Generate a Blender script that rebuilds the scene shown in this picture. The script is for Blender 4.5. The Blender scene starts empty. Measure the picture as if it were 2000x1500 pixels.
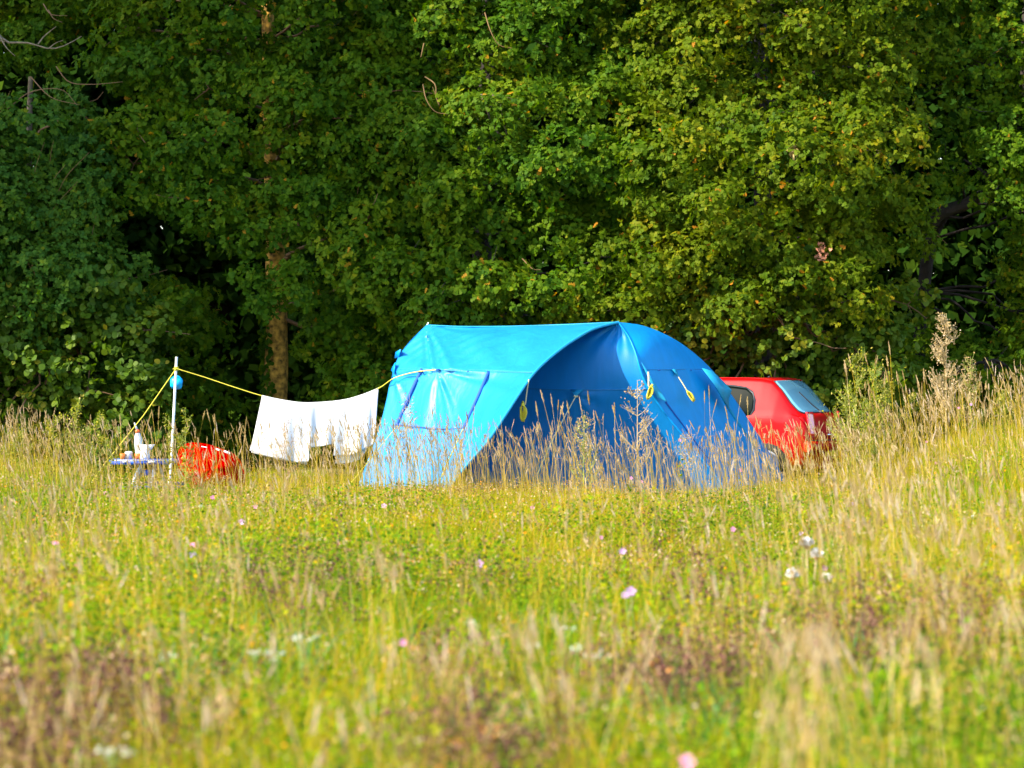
import bpy, math, random
import numpy as np
from mathutils import Vector

R = math.radians
scene = bpy.context.scene
COL = scene.collection
rng = np.random.default_rng(7)
random.seed(7)

# ------------------------------------------------------------ camera, light
CAM_Z, F_PX, HOR = 1.6, 6400.0, 724.0


def at(px, py, d):
    """World point at distance d along the view whose place in the 2000x1500 photograph is (px, py)."""
    return Vector(((px - 1000.0) / F_PX * d, d, CAM_Z + (HOR - py) / F_PX * d))


cam_d = bpy.data.cameras.new('camera')
cam_d.sensor_width = 36
cam_d.lens = 36 * F_PX / 2000
cam_d.clip_end = 500
cam_d.dof.use_dof = True
cam_d.dof.focus_distance = 41.0
cam_d.dof.aperture_fstop = 3.1
cam = bpy.data.objects.new('camera', cam_d)
COL.objects.link(cam)
cam.location = (0, 0, CAM_Z)
cam.rotation_euler = (R(90) - math.atan(26 / F_PX), 0, 0)
scene.camera = cam

SUN_AZ = R(-118)         # clockwise from +Y: low sun on the left, a little behind the camera
SUN_EL = R(37)
world = bpy.data.worlds.new('World')
scene.world = world
world.use_nodes = True
wn = world.node_tree
bg = wn.nodes['Background']
sky = wn.nodes.new('ShaderNodeTexSky')
sky.sky_type = 'NISHITA'
sky.sun_disc = False
sky.sun_elevation = SUN_EL
sky.sun_rotation = SUN_AZ
wn.links.new(sky.outputs[0], bg.inputs[0])
bg.inputs[1].default_value = 0.15
sun_d = bpy.data.lights.new('sun', 'SUN')
sun_d.energy = 3.6
sun_d.angle = R(0.6)
sun_d.color = (1.0, 0.90, 0.74)
sun = bpy.data.objects.new('sun', sun_d)
COL.objects.link(sun)
SDIR = Vector((math.sin(SUN_AZ) * math.cos(SUN_EL), math.cos(SUN_AZ) * math.cos(SUN_EL), math.sin(SUN_EL)))
sun.rotation_euler = SDIR.to_track_quat('Z', 'Y').to_euler()
scene.view_settings.view_transform = 'Standard'
scene.view_settings.look = 'None'
scene.view_settings.exposure = 1.85
scene.view_settings.gamma = 1
scene.cycles.max_bounces = 8
scene.cycles.diffuse_bounces = 3
scene.cycles.transmission_bounces = 4
scene.cycles.transparent_max_bounces = 8


# ------------------------------------------------------------ helpers
def tag(o, label=None, cat=None, group=None, kind=None):
    if label: o['label'] = label
    if cat: o['category'] = cat
    if group: o['group'] = group
    if kind: o['kind'] = kind
    return o


def empty(name, loc, label, cat, group=None):
    o = bpy.data.objects.new(name, None)
    o.empty_display_size = 0.1
    o.location = loc
    COL.objects.link(o)
    return tag(o, label, cat, group)


class MB:
    """Collects vertex / face arrays (with a float 'tint' per vertex) into one mesh."""

    def __init__(self):
        self.V, self.F, self.T, self.n = [], [], [], 0

    def add(self, V, F, tint=0.5):
        V = np.asarray(V, dtype=np.float32).reshape(-1, 3)
        F = np.asarray(F, dtype=np.int64)
        self.F.append(F + self.n)
        self.V.append(V)
        T = np.asarray(tint, dtype=np.float32)
        self.T.append(np.broadcast_to(T, (len(V),)) if T.ndim == 0 else T)
        self.n += len(V)

    def poly(self, pts, tint=0.5):
        self.add(pts, [list(range(len(pts)))], tint)

    def tube(self, pts, rad, sides=8, tint=0.5, cap=True):
        pts = [Vector(p) for p in pts]
        n = len(pts)
        rad = rad if hasattr(rad, '__len__') else [rad] * n
        V = []
        ref = Vector((0.31, 0.17, 0.93)).normalized()
        for i, p in enumerate(pts):
            t = (pts[min(i + 1, n - 1)] - pts[max(i - 1, 0)])
            t = t.normalized() if t.length > 1e-9 else Vector((0, 0, 1))
            a = t.cross(ref)
            if a.length < .05: a = t.cross(Vector((1, 0, 0)))
            a.normalize()
            b = t.cross(a)
            for k in range(sides):
                w = 2 * math.pi * k / sides
                V.append(p + (a * math.cos(w) + b * math.sin(w)) * rad[i])
        F = []
        for i in range(n - 1):
            for k in range(sides):
                k2 = (k + 1) % sides
                F.append((i * sides + k, i * sides + k2, (i + 1) * sides + k2, (i + 1) * sides + k))
        self.add(V, F, tint)
        if cap:
            self.add(V[:sides], [list(range(sides))], tint)
            self.add(V[-sides:], [list(range(sides))], tint)

    def box(self, c, s, rot=0.0, tint=0.5, tilt=None):
        c = Vector(c)
        V = []
        for x in (-.5, .5):
            for y in (-.5, .5):
                for z in (-.5, .5):
                    v = Vector((x * s[0], y * s[1], z * s[2]))
                    v.rotate(__import__('mathutils').Euler((tilt or 0, 0, rot)))
                    V.append(c + v)
        self.add(V, [(0, 1, 3, 2), (4, 6, 7, 5), (0, 4, 5, 1), (2, 3, 7, 6), (0, 2, 6, 4), (1, 5, 7, 3)], tint)

    def lathe(self, base, prof, sides=16, axis=None, tint=0.5):
        """prof: list of (radius, height); axis: Vector."""
        ax = Vector(axis or (0, 0, 1)).normalized()
        a = ax.orthogonal().normalized()
        b = ax.cross(a)
        V = []
        for r, h in prof:
            for k in range(sides):
                w = 2 * math.pi * k / sides
                V.append(Vector(base) + ax * h + (a * math.cos(w) + b * math.sin(w)) * r)
        F = [(i * sides + k, i * sides + (k + 1) % sides, (i + 1) * sides + (k + 1) % sides, (i + 1) * sides + k)
             for i in range(len(prof) - 1) for k in range(sides)]
        self.add(V, F, tint)

    def grid(self, G, tint=0.5, closed=False):
        """G: array (n, m, 3)."""
        G = np.asarray(G, dtype=np.float32)
        n, m = G.shape[:2]
        i, j = np.meshgrid(np.arange(n - 1), np.arange(m - 1), indexing='ij')
        a = (i * m + j).ravel()
        self.add(G.reshape(-1, 3), np.stack([a, a + m, a + m + 1, a + 1], 1), tint)

    def build(self, name, mat, parent=None, smooth=False, solid=0.0, origin=None):
        me = bpy.data.meshes.new(name)
        V = np.concatenate(self.V)
        org = np.zeros(3, dtype=np.float32)
        if parent is not None:
            org = np.array(parent_world(parent), dtype=np.float32)
        elif origin is not None:
            org = np.array(origin, dtype=np.float32)
        sizes, loops = [], []
        for f in self.F:
            sizes.append(np.full(len(f), f.shape[1], dtype=np.int32))
            loops.append(f.astype(np.int32).ravel())
        sizes = np.concatenate(sizes)
        loops = np.concatenate(loops)
        me.vertices.add(len(V))
        me.vertices.foreach_set('co', (V - org).ravel())
        me.loops.add(len(loops))
        me.loops.foreach_set('vertex_index', loops)
        me.polygons.add(len(sizes))
        st = np.zeros(len(sizes), dtype=np.int32)
        st[1:] = np.cumsum(sizes)[:-1]
        me.polygons.foreach_set('loop_start', st)
        me.polygons.foreach_set('loop_total', sizes)
        if smooth:
            me.polygons.foreach_set('use_smooth', np.ones(len(sizes), dtype=bool))
        at_ = me.attributes.new('tint', 'FLOAT', 'POINT')
        at_.data.foreach_set('value', np.concatenate(self.T).astype(np.float32))
        me.update(calc_edges=True)
        me.validate()
        me.materials.append(mat)
        o = bpy.data.objects.new(name, me)
        COL.objects.link(o)
        if parent is not None:
            o.parent = parent
        elif origin is not None:
            o.location = origin
        if solid:
            s = o.modifiers.new('thickness', 'SOLIDIFY')
            s.thickness = solid
            s.offset = 0
        return o


def parent_world(o):
    p = Vector((0, 0, 0))
    while o is not None:
        p = p + Vector(o.location)
        o = o.parent
    return p


def crom(pts, n):
    """Catmull-Rom through pts, n samples evenly spread by length."""
    P = [np.array(p, dtype=float) for p in pts]
    P = [2 * P[0] - P[1]] + P + [2 * P[-1] - P[-2]]
    out = []
    for i in range(1, len(P) - 2):
        for t in np.linspace(0, 1, 24, endpoint=False):
            a, b, c, d = P[i - 1:i + 3]
            out.append(.5 * ((2 * b) + (c - a) * t + (2 * a - 5 * b + 4 * c - d) * t * t + (3 * b - 3 * c + d - a) * t ** 3))
    out.append(P[-2])
    out = np.array(out)
    s = np.concatenate([[0], np.cumsum(np.linalg.norm(np.diff(out, axis=0), axis=1))])
    q = np.linspace(0, s[-1], n)
    return np.stack([np.interp(q, s, out[:, k]) for k in range(3)], 1)


def coons(top, bot, left, right):
    """top/bot: (n,3) along u; left/right: (m,3) along v. Returns (m, n, 3)."""
    n, m = len(top), len(left)
    u = np.linspace(0, 1, n)[None, :, None]
    v = np.linspace(0, 1, m)[:, None, None]
    A = (1 - v) * top[None] + v * bot[None]
    B = (1 - u) * left[:, None] + u * right[:, None]
    C = (1 - u) * (1 - v) * top[0] + u * (1 - v) * top[-1] + (1 - u) * v * bot[0] + u * v * bot[-1]
    return A + B - C


# ------------------------------------------------------------ materials
def mat_new(name):
    m = bpy.data.materials.new(name)
    m.use_nodes = True
    nt = m.node_tree
    b = nt.nodes['Principled BSDF']
    return m, nt, b, nt.nodes['Material Output']


def ramp_node(nt, stops, fac, interp='LINEAR'):
    r = nt.nodes.new('ShaderNodeValToRGB')
    r.color_ramp.interpolation = interp
    e = r.color_ramp.elements
    while len(e) < len(stops): e.new(0.5)
    for i, (p, c) in enumerate(stops):
        e[i].position = p
        e[i].color = (*c, 1)
    nt.links.new(fac, r.inputs[0])
    return r


def leaf_mat(name, stops, transl=0.3, rough=0.5, spec=0.3, patch=None, tmul=1.0):
    """Leaf / grass material: colour by the per-leaf tint, plus translucency. patch = (scale, amount)."""
    m, nt, b, out = mat_new(name)
    a = nt.nodes.new('ShaderNodeAttribute')
    a.attribute_name = 'tint'
    fac = a.outputs['Fac']
    if patch:
        g = nt.nodes.new('ShaderNodeNewGeometry')
        ns = nt.nodes.new('ShaderNodeTexNoise')
        ns.inputs['Scale'].default_value = patch[0]
        ns.inputs['Detail'].default_value = 3
        nt.links.new(g.outputs['Position'], ns.inputs['Vector'])
        ma = nt.nodes.new('ShaderNodeMath'); ma.operation = 'MULTIPLY_ADD'
        nt.links.new(ns.outputs[0], ma.inputs[0])
        ma.inputs[1].default_value = patch[1]
        nt.links.new(fac, ma.inputs[2])
        mb = nt.nodes.new('ShaderNodeMath'); mb.operation = 'SUBTRACT'
        nt.links.new(ma.outputs[0], mb.inputs[0])
        mb.inputs[1].default_value = patch[1] * .5
        mb.use_clamp = True
        fac = mb.outputs[0]
    r = ramp_node(nt, stops, fac)
    nt.links.new(r.outputs[0], b.inputs['Base Color'])
    b.inputs['Roughness'].default_value = rough
    b.inputs['Specular IOR Level'].default_value = spec
    t = nt.nodes.new('ShaderNodeBsdfTranslucent')
    hs = nt.nodes.new('ShaderNodeHueSaturation')
    hs.inputs['Value'].default_value = tmul
    hs.inputs['Saturation'].default_value = 1.1
    nt.links.new(r.outputs[0], hs.inputs['Color'])
    nt.links.new(hs.outputs[0], t.inputs[0])
    mx = nt.nodes.new('ShaderNodeMixShader')
    mx.inputs[0].default_value = transl
    nt.links.new(b.outputs[0], mx.inputs[1])
    nt.links.new(t.outputs[0], mx.inputs[2])
    nt.links.new(mx.outputs[0], out.inputs[0])
    return m


def plain(name, col, rough=0.5, metal=0.0, spec=0.5, noise=None, bump=None, coat=0.0):
    m, nt, b, out = mat_new(name)
    b.inputs['Base Color'].default_value = (*col, 1)
    b.inputs['Roughness'].default_value = rough
    b.inputs['Metallic'].default_value = metal
    b.inputs['Specular IOR Level'].default_value = spec
    b.inputs['Coat Weight'].default_value = coat
    b.inputs['Coat Roughness'].default_value = 0.06
    tc = nt.nodes.new('ShaderNodeTexCoord')
    if noise:
        sc, amt = noise
        ns = nt.nodes.new('ShaderNodeTexNoise')
        ns.inputs['Scale'].default_value = sc
        ns.inputs['Detail'].default_value = 5
        nt.links.new(tc.outputs['Object'], ns.inputs['Vector'])
        r = ramp_node(nt, [(0.3, tuple(c * (1 - amt) for c in col)), (0.7, tuple(min(1, c * (1 + amt)) for c in col))], ns.outputs[0])
        nt.links.new(r.outputs[0], b.inputs['Base Color'])
    if bump:
        sc, st = bump
        ns = nt.nodes.new('ShaderNodeTexNoise')
        ns.inputs['Scale'].default_value = sc
        ns.inputs['Detail'].default_value = 6
        nt.links.new(tc.outputs['Object'], ns.inputs['Vector'])
        bp = nt.nodes.new('ShaderNodeBump')
        bp.inputs['Strength'].default_value = st
        bp.inputs['Distance'].default_value = 0.02
        nt.links.new(ns.outputs[0], bp.inputs['Height'])
        nt.links.new(bp.outputs[0], b.inputs['Normal'])
    return m


def fabric(name, col, transl=0.3, rough=0.45, sheen=0.0, stretch=(6, 6, 1.2), bump=0.35, spec=0.4):
    m, nt, b, out = mat_new(name)
    tc = nt.nodes.new('ShaderNodeTexCoord')
    mp = nt.nodes.new('ShaderNodeMapping')
    mp.inputs['Scale'].default_value = stretch
    nt.links.new(tc.outputs['Object'], mp.inputs[0])
    ns = nt.nodes.new('ShaderNodeTexNoise')
    ns.inputs['Scale'].default_value = 1.6
    ns.inputs['Detail'].default_value = 6
    ns.inputs['Distortion'].default_value = .6
    nt.links.new(mp.outputs[0], ns.inputs['Vector'])
    bp = nt.nodes.new('ShaderNodeBump')
    bp.inputs['Strength'].default_value = bump
    bp.inputs['Distance'].default_value = 0.03
    nt.links.new(ns.outputs[0], bp.inputs['Height'])
    r = ramp_node(nt, [(0.3, tuple(c * .93 for c in col)), (0.7, tuple(min(1, c * 1.05) for c in col))], ns.outputs[0])
    nt.links.new(r.outputs[0], b.inputs['Base Color'])
    nt.links.new(bp.outputs[0], b.inputs['Normal'])
    b.inputs['Roughness'].default_value = rough
    b.inputs['Specular IOR Level'].default_value = spec
    t = nt.nodes.new('ShaderNodeBsdfTranslucent')
    nt.links.new(r.outputs[0], t.inputs[0])
    nt.links.new(bp.outputs[0], t.inputs[1])
    mx = nt.nodes.new('ShaderNodeMixShader')
    mx.inputs[0].default_value = transl
    nt.links.new(b.outputs[0], mx.inputs[1])
    nt.links.new(t.outputs[0], mx.inputs[2])
    nt.links.new(mx.outputs[0], out.inputs[0])
    return m


M = {}
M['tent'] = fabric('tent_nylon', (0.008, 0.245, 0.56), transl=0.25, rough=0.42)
M['tent_shaded'] = fabric('tent_nylon_shaded', (0.0, 0.245, 0.64), transl=0.38, rough=0.5, bump=.15)  # same nylon as the outer wall, blue adjusted for the shaded front wall
M['tent_side'] = fabric('tent_nylon_side', (0.0, 0.38, 0.82), transl=0.42, rough=0.45, bump=.15)  # same nylon, base lightened to put skylight into the right wall's colour
M['flap'] = fabric('tent_flap', (0.02, 0.40, 0.65), transl=0.4, rough=0.5, bump=.1)
M['strap'] = plain('strap_webbing', (0.0, 0.07, 0.33), .7)
M['seam'] = plain('seam_tape', (0.0, 0.16, 0.42), .6)
M['rope'] = plain('yellow_cord', (0.62, 0.52, 0.03), .6, bump=(200, .5))
M['rope_pale'] = plain('pale_cord', (0.62, 0.56, 0.30), .7)
M['towel'] = fabric('white_cotton', (0.66, 0.66, 0.68), transl=0.15, rough=.9, spec=.1, stretch=(9, 9, 1.5), bump=.25)
M['white_pole'] = plain('white_painted_pole', (0.82, 0.82, 0.80), .35)
M['ball'] = plain('blue_foil', (0.0, 0.42, 0.80), .4, bump=(14, .6))
M['red_cloth'] = fabric('red_canvas', (0.36, 0.0, 0.0), transl=0.1, rough=1.0, bump=.2, spec=0.0)
M['carpaint'] = plain('red_car_paint', (0.40, 0.0, 0.001), .5, spec=.15, coat=.25, noise=(2, .05))
M['rubber'] = plain('black_rubber', (0.015, 0.015, 0.015), .8)
M['trim'] = plain('dark_trim', (0.03, 0.03, 0.035), .55)
M['glass'] = plain('tinted_car_glass', (0.002, 0.006, 0.004), .2, spec=.04)
M['rear_glass_sky'] = plain('rear_glass_painted_sky', (0.20, 0.52, 0.72), .12, metal=.3, spec=1.0, coat=.6)  # pale blue base painted in for the sky reflected in the glass
M['chrome'] = plain('bright_metal', (0.8, 0.8, 0.8), .2, metal=1.0)
M['lamp_red'] = plain('red_lamp_lens', (0.7, 0.02, 0.03), .15, coat=1)
M['plate'] = plain('yellow_plate', (0.85, 0.55, 0.02), .5)
M['blue_plastic'] = plain('blue_plastic', (0.0, 0.07, 0.42), .4)
M['grey_metal'] = plain('grey_metal', (0.50, 0.52, 0.58), .4, metal=.3)
M['grey_plastic'] = plain('grey_bottle', (0.42, 0.45, 0.47), .35, noise=(25, .3))
M['white_plastic'] = plain('white_plastic', (0.78, 0.78, 0.80), .4)
M['orange'] = plain('orange_plastic', (0.85, 0.14, 0.02), .45)
M['hose'] = plain('pale_blue_hose', (0.35, 0.62, 0.80), .4)
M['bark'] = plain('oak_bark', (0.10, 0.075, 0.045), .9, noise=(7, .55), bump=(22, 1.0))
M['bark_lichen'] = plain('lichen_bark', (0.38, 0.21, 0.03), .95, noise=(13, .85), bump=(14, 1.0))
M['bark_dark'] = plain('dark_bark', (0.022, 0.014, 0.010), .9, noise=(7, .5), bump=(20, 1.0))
M['deadwood'] = plain('pale_dead_wood', (0.17, 0.13, 0.08), .8, noise=(30, .3))
M['twig_brown'] = plain('brown_twig', (0.16, 0.085, 0.035), .8)
M['twig_orange'] = plain('orange_twig', (0.15, 0.085, 0.025), .8)

M['oak'] = leaf_mat('oak_leaf', [(0, (.020, .072, .004)), (.35, (.056, .134, .004)), (.7, (.120, .190, .004)), (.9, (.22, .23, .005)), (1, (.38, .20, .012))], .5, .6, .1)
M['oak_yellow'] = leaf_mat('oak_leaf_yellowing', [(0, (.028, .074, .002)), (.35, (.078, .140, .003)), (.7, (.145, .186, .004)), (.9, (.27, .24, .006)), (1, (.42, .18, .012))], .5, .6, .1)
M['maple'] = leaf_mat('maple_leaf', [(0, (.024, .082, .012)), (.4, (.056, .145, .016)), (.75, (.100, .185, .012)), (1, (.18, .22, .010))], .5, .6, .1)
M['hazel'] = leaf_mat('hazel_leaf', [(0, (.028, .072, .004)), (.45, (.065, .130, .005)), (.8, (.12, .175, .006)), (1, (.26, .23, .008))], .42, .55, .2)
M['weed_leaf'] = leaf_mat('weed_leaf', [(0, (.08, .12, .01)), (.4, (.20, .23, .01)), (.75, (.36, .32, .03)), (1, (.50, .40, .16))], .35, .7, .05)
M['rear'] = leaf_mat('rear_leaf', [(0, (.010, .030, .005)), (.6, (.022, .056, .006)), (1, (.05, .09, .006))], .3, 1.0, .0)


# ------------------------------------------------------------ terrain
def sstep(a, b, x):
    t = np.clip((x - a) / (b - a), 0, 1)
    return t * t * (3 - 2 * t)


def ground_z(x, y):
    x = np.asarray(x, dtype=float); y = np.asarray(y, dtype=float)
    right = sstep(4.0, 6.6, x * 40 / np.maximum(y, 25)) * sstep(24, 36, y) * .62
    left = sstep(5.0, 6.8, -x * 40 / np.maximum(y, 25)) * sstep(26, 36, y) * .26
    return right + left + .05 * np.sin(x * .9 + y * .33) * np.sin(y * .5 - x * .4) + .03 * np.sin(x * 2.3 + 1.7) * np.cos(y * 1.1)


def gz(x, y):
    return float(ground_z(x, y))


mb = MB()
gx = np.concatenate([np.linspace(-150, -14, 18)[:-1], np.linspace(-14, 14, 90), np.linspace(14, 150, 18)[1:]])
gy = np.concatenate([np.linspace(-60, 4, 10)[:-1], np.linspace(4, 62, 150), np.linspace(62, 220, 16)[1:]])
X, Y = np.meshgrid(gx, gy, indexing='ij')
Z = ground_z(X, Y)
mb.grid(np.stack([X, Y, Z], -1))
m, nt, b, out = mat_new('meadow_soil')
g = nt.nodes.new('ShaderNodeNewGeometry')
ns = nt.nodes.new('ShaderNodeTexNoise')
ns.inputs['Scale'].default_value = 3.0
ns.inputs['Detail'].default_value = 8
nt.links.new(g.outputs['Position'], ns.inputs['Vector'])
r = ramp_node(nt, [(.3, (.05, .055, .015)), (.55, (.09, .085, .025)), (.75, (.13, .12, .03))], ns.outputs[0])
nt.links.new(r.outputs[0], b.inputs['Base Color'])
b.inputs['Roughness'].default_value = 1
tag(mb.build('ground', m, smooth=True), 'uneven meadow ground under the tall grass', 'ground', kind='structure')


# ------------------------------------------------------------ leaves (vectorised)
def frame(d, nrm):
    d = d / (np.linalg.norm(d, axis=1, keepdims=True) + 1e-9)
    s = np.cross(d, nrm)
    s /= (np.linalg.norm(s, axis=1, keepdims=True) + 1e-9)
    n = np.cross(s, d)
    return d, s, n


LEAF = {
    'oak': ([0, .18, .34, .50, .66, .84, 1.0], [.03, .22, .09, .34, .14, .36, .08]),
    'round': ([0, .22, .5, .8, 1.0], [.08, .40, .48, .34, .03]),
    'small': ([0, .45, 1.0], [.08, .42, .05]),
    'diamond': ([0, .5, 1.0], [.05, .4, .02]),
}


def leaves(mb, P, D, N, L, tint, kind, curl=.25):
    """Add one leaf per row: base P, direction D, face normal N, length L."""
    ts, ws = LEAF[kind]
    d, s, n = frame(D, N)
    k = len(ts)
    V = np.empty((len(P), k, 2, 3), dtype=np.float32)
    L = L[:, None]
    for i, (t, w) in enumerate(zip(ts, ws)):
        c = P + d * L * t - n * L * curl * t * t
        V[:, i, 0] = c - s * L * w
        V[:, i, 1] = c + s * L * w
    base = (np.arange(len(P)) * k * 2)[:, None]
    F = []
    for i in range(k - 1):
        F.append(base + np.array([[2 * i, 2 * i + 1, 2 * i + 3, 2 * i + 2]]))
    mb.add(V.reshape(-1, 3), np.concatenate(F, 0), np.repeat(tint.astype(np.float32), k * 2))


def pad(mb, c, r, n_ros, kind, L, tint0, per=6, out=None, spread=.85, tjit=.16):
    """One leafy bough: an ellipsoid of leaf rosettes about c with radii r."""
    u = rng.normal(size=(n_ros, 3))
    u[:, 1] -= .35
    u[:, 2] += .35
    u /= np.linalg.norm(u, axis=1, keepdims=True)
    rad = rng.uniform(.45, 1.08, (n_ros, 1)) ** .5
    lump = 1 + .22 * np.sin(u[:, :1] * 5 + c[0] * 3) * np.sin(u[:, 2:] * 6 + c[2] * 5)
    Q = u * rad * np.array(r)[None] * lump
    an = rng.uniform(-.9, .6)
    Q = np.stack([Q[:, 0] * math.cos(an) - Q[:, 2] * math.sin(an), Q[:, 1], Q[:, 0] * math.sin(an) + Q[:, 2] * math.cos(an)], 1)
    P = np.array(c)[None] + Q
    A = u * .9 + np.array([[0, -.25, .35]]) + rng.normal(size=(n_ros, 3)) * .38
    A /= np.linalg.norm(A, axis=1, keepdims=True)
    P = np.repeat(P, per, 0)
    A = np.repeat(A, per, 0)
    q = rng.normal(size=P.shape)
    q -= (q * A).sum(1, keepdims=True) * A
    q /= np.linalg.norm(q, axis=1, keepdims=True) + 1e-9
    D = q * spread + A * rng.uniform(.0, .7, (len(P), 1))
    D[:, 2] -= .15
    N = A + rng.normal(size=P.shape) * .35
    Ls = L * rng.uniform(.65, 1.2, len(P))
    rt = rng.normal(size=n_ros) * tjit * .6
    tint = np.clip(tint0 + np.repeat(rt, per) + rng.normal(size=len(P)) * tjit * .6, 0, .97)
    tint[rng.random(len(P)) < .010] = 1.0
    leaves(mb, P + q * L * .08, D, N, Ls, tint, kind)


def limb(mb, a, b_, r0, r1, sag=.15, n=7, sides=7, wob=.06):
    a, b_ = Vector(a), Vector(b_)
    L = (b_ - a).length
    pts, rr = [], []
    for i in range(n):
        t = i / (n - 1)
        p = a.lerp(b_, t)
        p += Vector((random.gauss(0, wob), random.gauss(0, wob), random.gauss(0, wob))) * L * .35 * (0 if i in (0, n - 1) else 1)
        p.z += sag * L * math.sin(math.pi * t)
        pts.append(p)
        rr.append(r0 + (r1 - r0) * t)
    mb.tube(pts, rr, sides)
    return pts


# places where the wood is open and dark (centre, radii in world x/z at the wood's edge)
GAPS = [(540, 690, 42, 95), (520, 20, 26, 40), (530, 215, 20, 30), (1890, 395, 70, 30), (1940, 350, 40, 40), (1840, 430, 60, 40), (330, 480, 75, 55), (300, 545, 60, 70), (420, 470, 60, 25), (390, 560, 70, 60), (480, 610, 60, 40), (450, 760, 60, 90), (560, 740, 60, 100), (640, 780, 50, 60),
        (290, 230, 60, 14), (90, 150, 110, 60), (210, 95, 60, 40), (480, 205, 40, 22), (490, 305, 45, 22), (620, 215, 40, 40), (640, 60, 60, 70),
        (985, 520, 50, 28), (1055, 500, 50, 35), (1040, 590, 40, 25), (770, 590, 50, 30), (730, 620, 40, 30), (1130, 70, 50, 30), (1240, 200, 30, 50),
        (1810, 270, 45, 28), (1800, 160, 70, 35), (1850, 210, 50, 60), (1750, 520, 55, 45), (1840, 560, 90, 60), (1920, 620, 90, 90), (1870, 480, 60, 35), (1960, 520, 50, 60), (1790, 240, 30, 40),
        (1615, 565, 32, 40), (1580, 650, 40, 20), (1400, 500, 20, 15), (1660, 290, 35, 20), (905, 170, 35, 18), (1150, 440, 22, 18), (830, 480, 40, 18), (560, 620, 50, 50)]


def in_gap(x, z, d):
    px = x / d * F_PX + 1000
    py = HOR - (z - CAM_Z) / d * F_PX
    return any(((px - g[0]) / g[2]) ** 2 + ((py - g[1]) / g[3]) ** 2 < .8 for g in GAPS)


# trees of the wood edge: name, label, trunk place, material, leaf kind, leaf length, regions of boughs
def region_pads(regs, r_lo, r_hi, step):
    """regs: list of (px0, px1, py0, py1, depth, bulge); jittered lattice of bough centres."""
    out = []
    for px0, px1, py0, py1, dep, bul in regs:
        nx = max(1, int(round((px1 - px0) / F_PX * dep / step)))
        nz = max(1, int(round((py1 - py0) / F_PX * dep / (step * .8))))
        for i in range(nx):
            for j in range(nz):
                fx = (i + .5 + rng.uniform(-.45, .45)) / nx
                fz = (j + .5 + rng.uniform(-.45, .45)) / nz
                ex = (fx - .5) * 2; ez = (fz - .5) * 2
                d = dep - bul * (1 - min(1, .6 * ex * ex + .5 * ez * ez)) + rng.uniform(-.5, .45)
                p = at(px0 + (px1 - px0) * fx, py0 + (py1 - py0) * fz, d)
                if in_gap(p.x, p.z, d): continue
                r = rng.uniform(r_lo, r_hi)
                out.append((p, r))
    return out


def make_tree(name, label, base, top, r0, bark, leafmat, kind, L, regs, tint, r_lo=.28, r_hi=.56, step=.54, dens=130, group=None, cat='tree', bend=(), nlimb=26, per=6, twigs=None):
    base = Vector(base)
    t = empty(name, base, label, cat, group)
    # trunk
    mbt = MB()
    pts = [base - Vector((0, 0, .15))] + [Vector(q) for q in bend] + [Vector(top)]
    C = crom(pts, 26)
    rr = [r0 * (1.25 if i == 0 else 1.0) * (1 - .72 * i / 25) * (1 + .05 * math.sin(i * 1.7)) for i in range(26)]
    mbt.tube([Vector(c) for c in C], rr, 14)
    trunk = mbt.build('trunk', M[bark], t, smooth=True)
    pads = region_pads(regs, r_lo, r_hi, step)
    mbl = MB(); mbb = MB()
    for k, (p, r) in enumerate(pads):
        rad = (r * rng.uniform(1.1, 1.6), r * rng.uniform(.8, 1.05), r * rng.uniform(.55, 1.05))
        tt = tint + rng.normal() * .08
        pad(mbl, p, rad, int(dens * (r / .45) ** 2), kind, L, tt, per)
    idx = list(range(len(pads)))
    random.shuffle(idx)
    for k in idx[:nlimb]:
        p, r = pads[k]
        hz = max(base.z + 2.4, min(p.z - .4, top[2] if hasattr(top, '__len__') else p.z))
        j = int(np.argmin(np.abs(C[:, 2] - hz)))
        start = Vector(C[j])
        limb(mbb, start, p, max(.022, rr[j] * .2), .010, sag=.04, n=10)
        for q in range(3):
            e = p + Vector((random.gauss(0, .5), random.gauss(-.1, .3), random.gauss(0, .35))) * r * 1.6
            limb(mbb, p, e, .010, .004, sag=0, n=5, sides=5)
    mbb.build('branches', M['bark_dark' if bark == 'bark_dark' else 'twig_brown'], t, smooth=True)
    mbl.build('crown', leafmat, t)
    return t, pads


def base_at(px, d):
    x = (px - 1000) / F_PX * d
    return (x, d, gz(x, d))


T1, _ = make_tree('maple_tree', 'bluish-green small-leaved tree filling the left edge, with orange-brown upright twigs',
                  base_at(40, 47), at(60, 150, 47), .12, 'bark', M['maple'], 'small', .062,
                  [(-420, 180, 215, 660, 46.2, 1.2), (-420, 225, 440, 700, 45.8, 1.0), (-420, 240, 640, 900, 46.4, .4)], .48, step=.52, dens=210, per=7, nlimb=16)
T2, _ = make_tree('hazel_bush', 'round-leaved light green bush at the lower left, behind the white clothes pole',
                  base_at(120, 45.6), at(150, 560, 45.6), .05, 'bark', M['hazel'], 'round', .085,
                  [(-300, 330, 640, 800, 45.2, .5), (-300, 300, 560, 680, 45.4, .4), (-300, 310, 780, 930, 45.0, .3)], .52, step=.5, r_lo=.25, r_hi=.42, dens=75, cat='bush', nlimb=18, per=5)
T3, _ = make_tree('oak_tree', 'big oak whose lichen-covered trunk shows behind the white washing',
                  base_at(528, 48), at(515, -260, 48), .20, 'bark_lichen', M['oak'], 'oak', .086,
                  [(180, 780, -180, 160, 47.0, 1.0), (230, 760, 150, 420, 46.6, 1.2), (330, 780, 380, 640, 46.2, 1.0), (600, 790, 600, 860, 46.8, .4), (290, 450, 600, 900, 47.6, .2), (-350, 200, -150, 150, 48.4, .6)],
                  .42, bend=[at(540, 700, 48), at(538, 500, 48.1), at(528, 200, 48)], nlimb=34)
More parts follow.
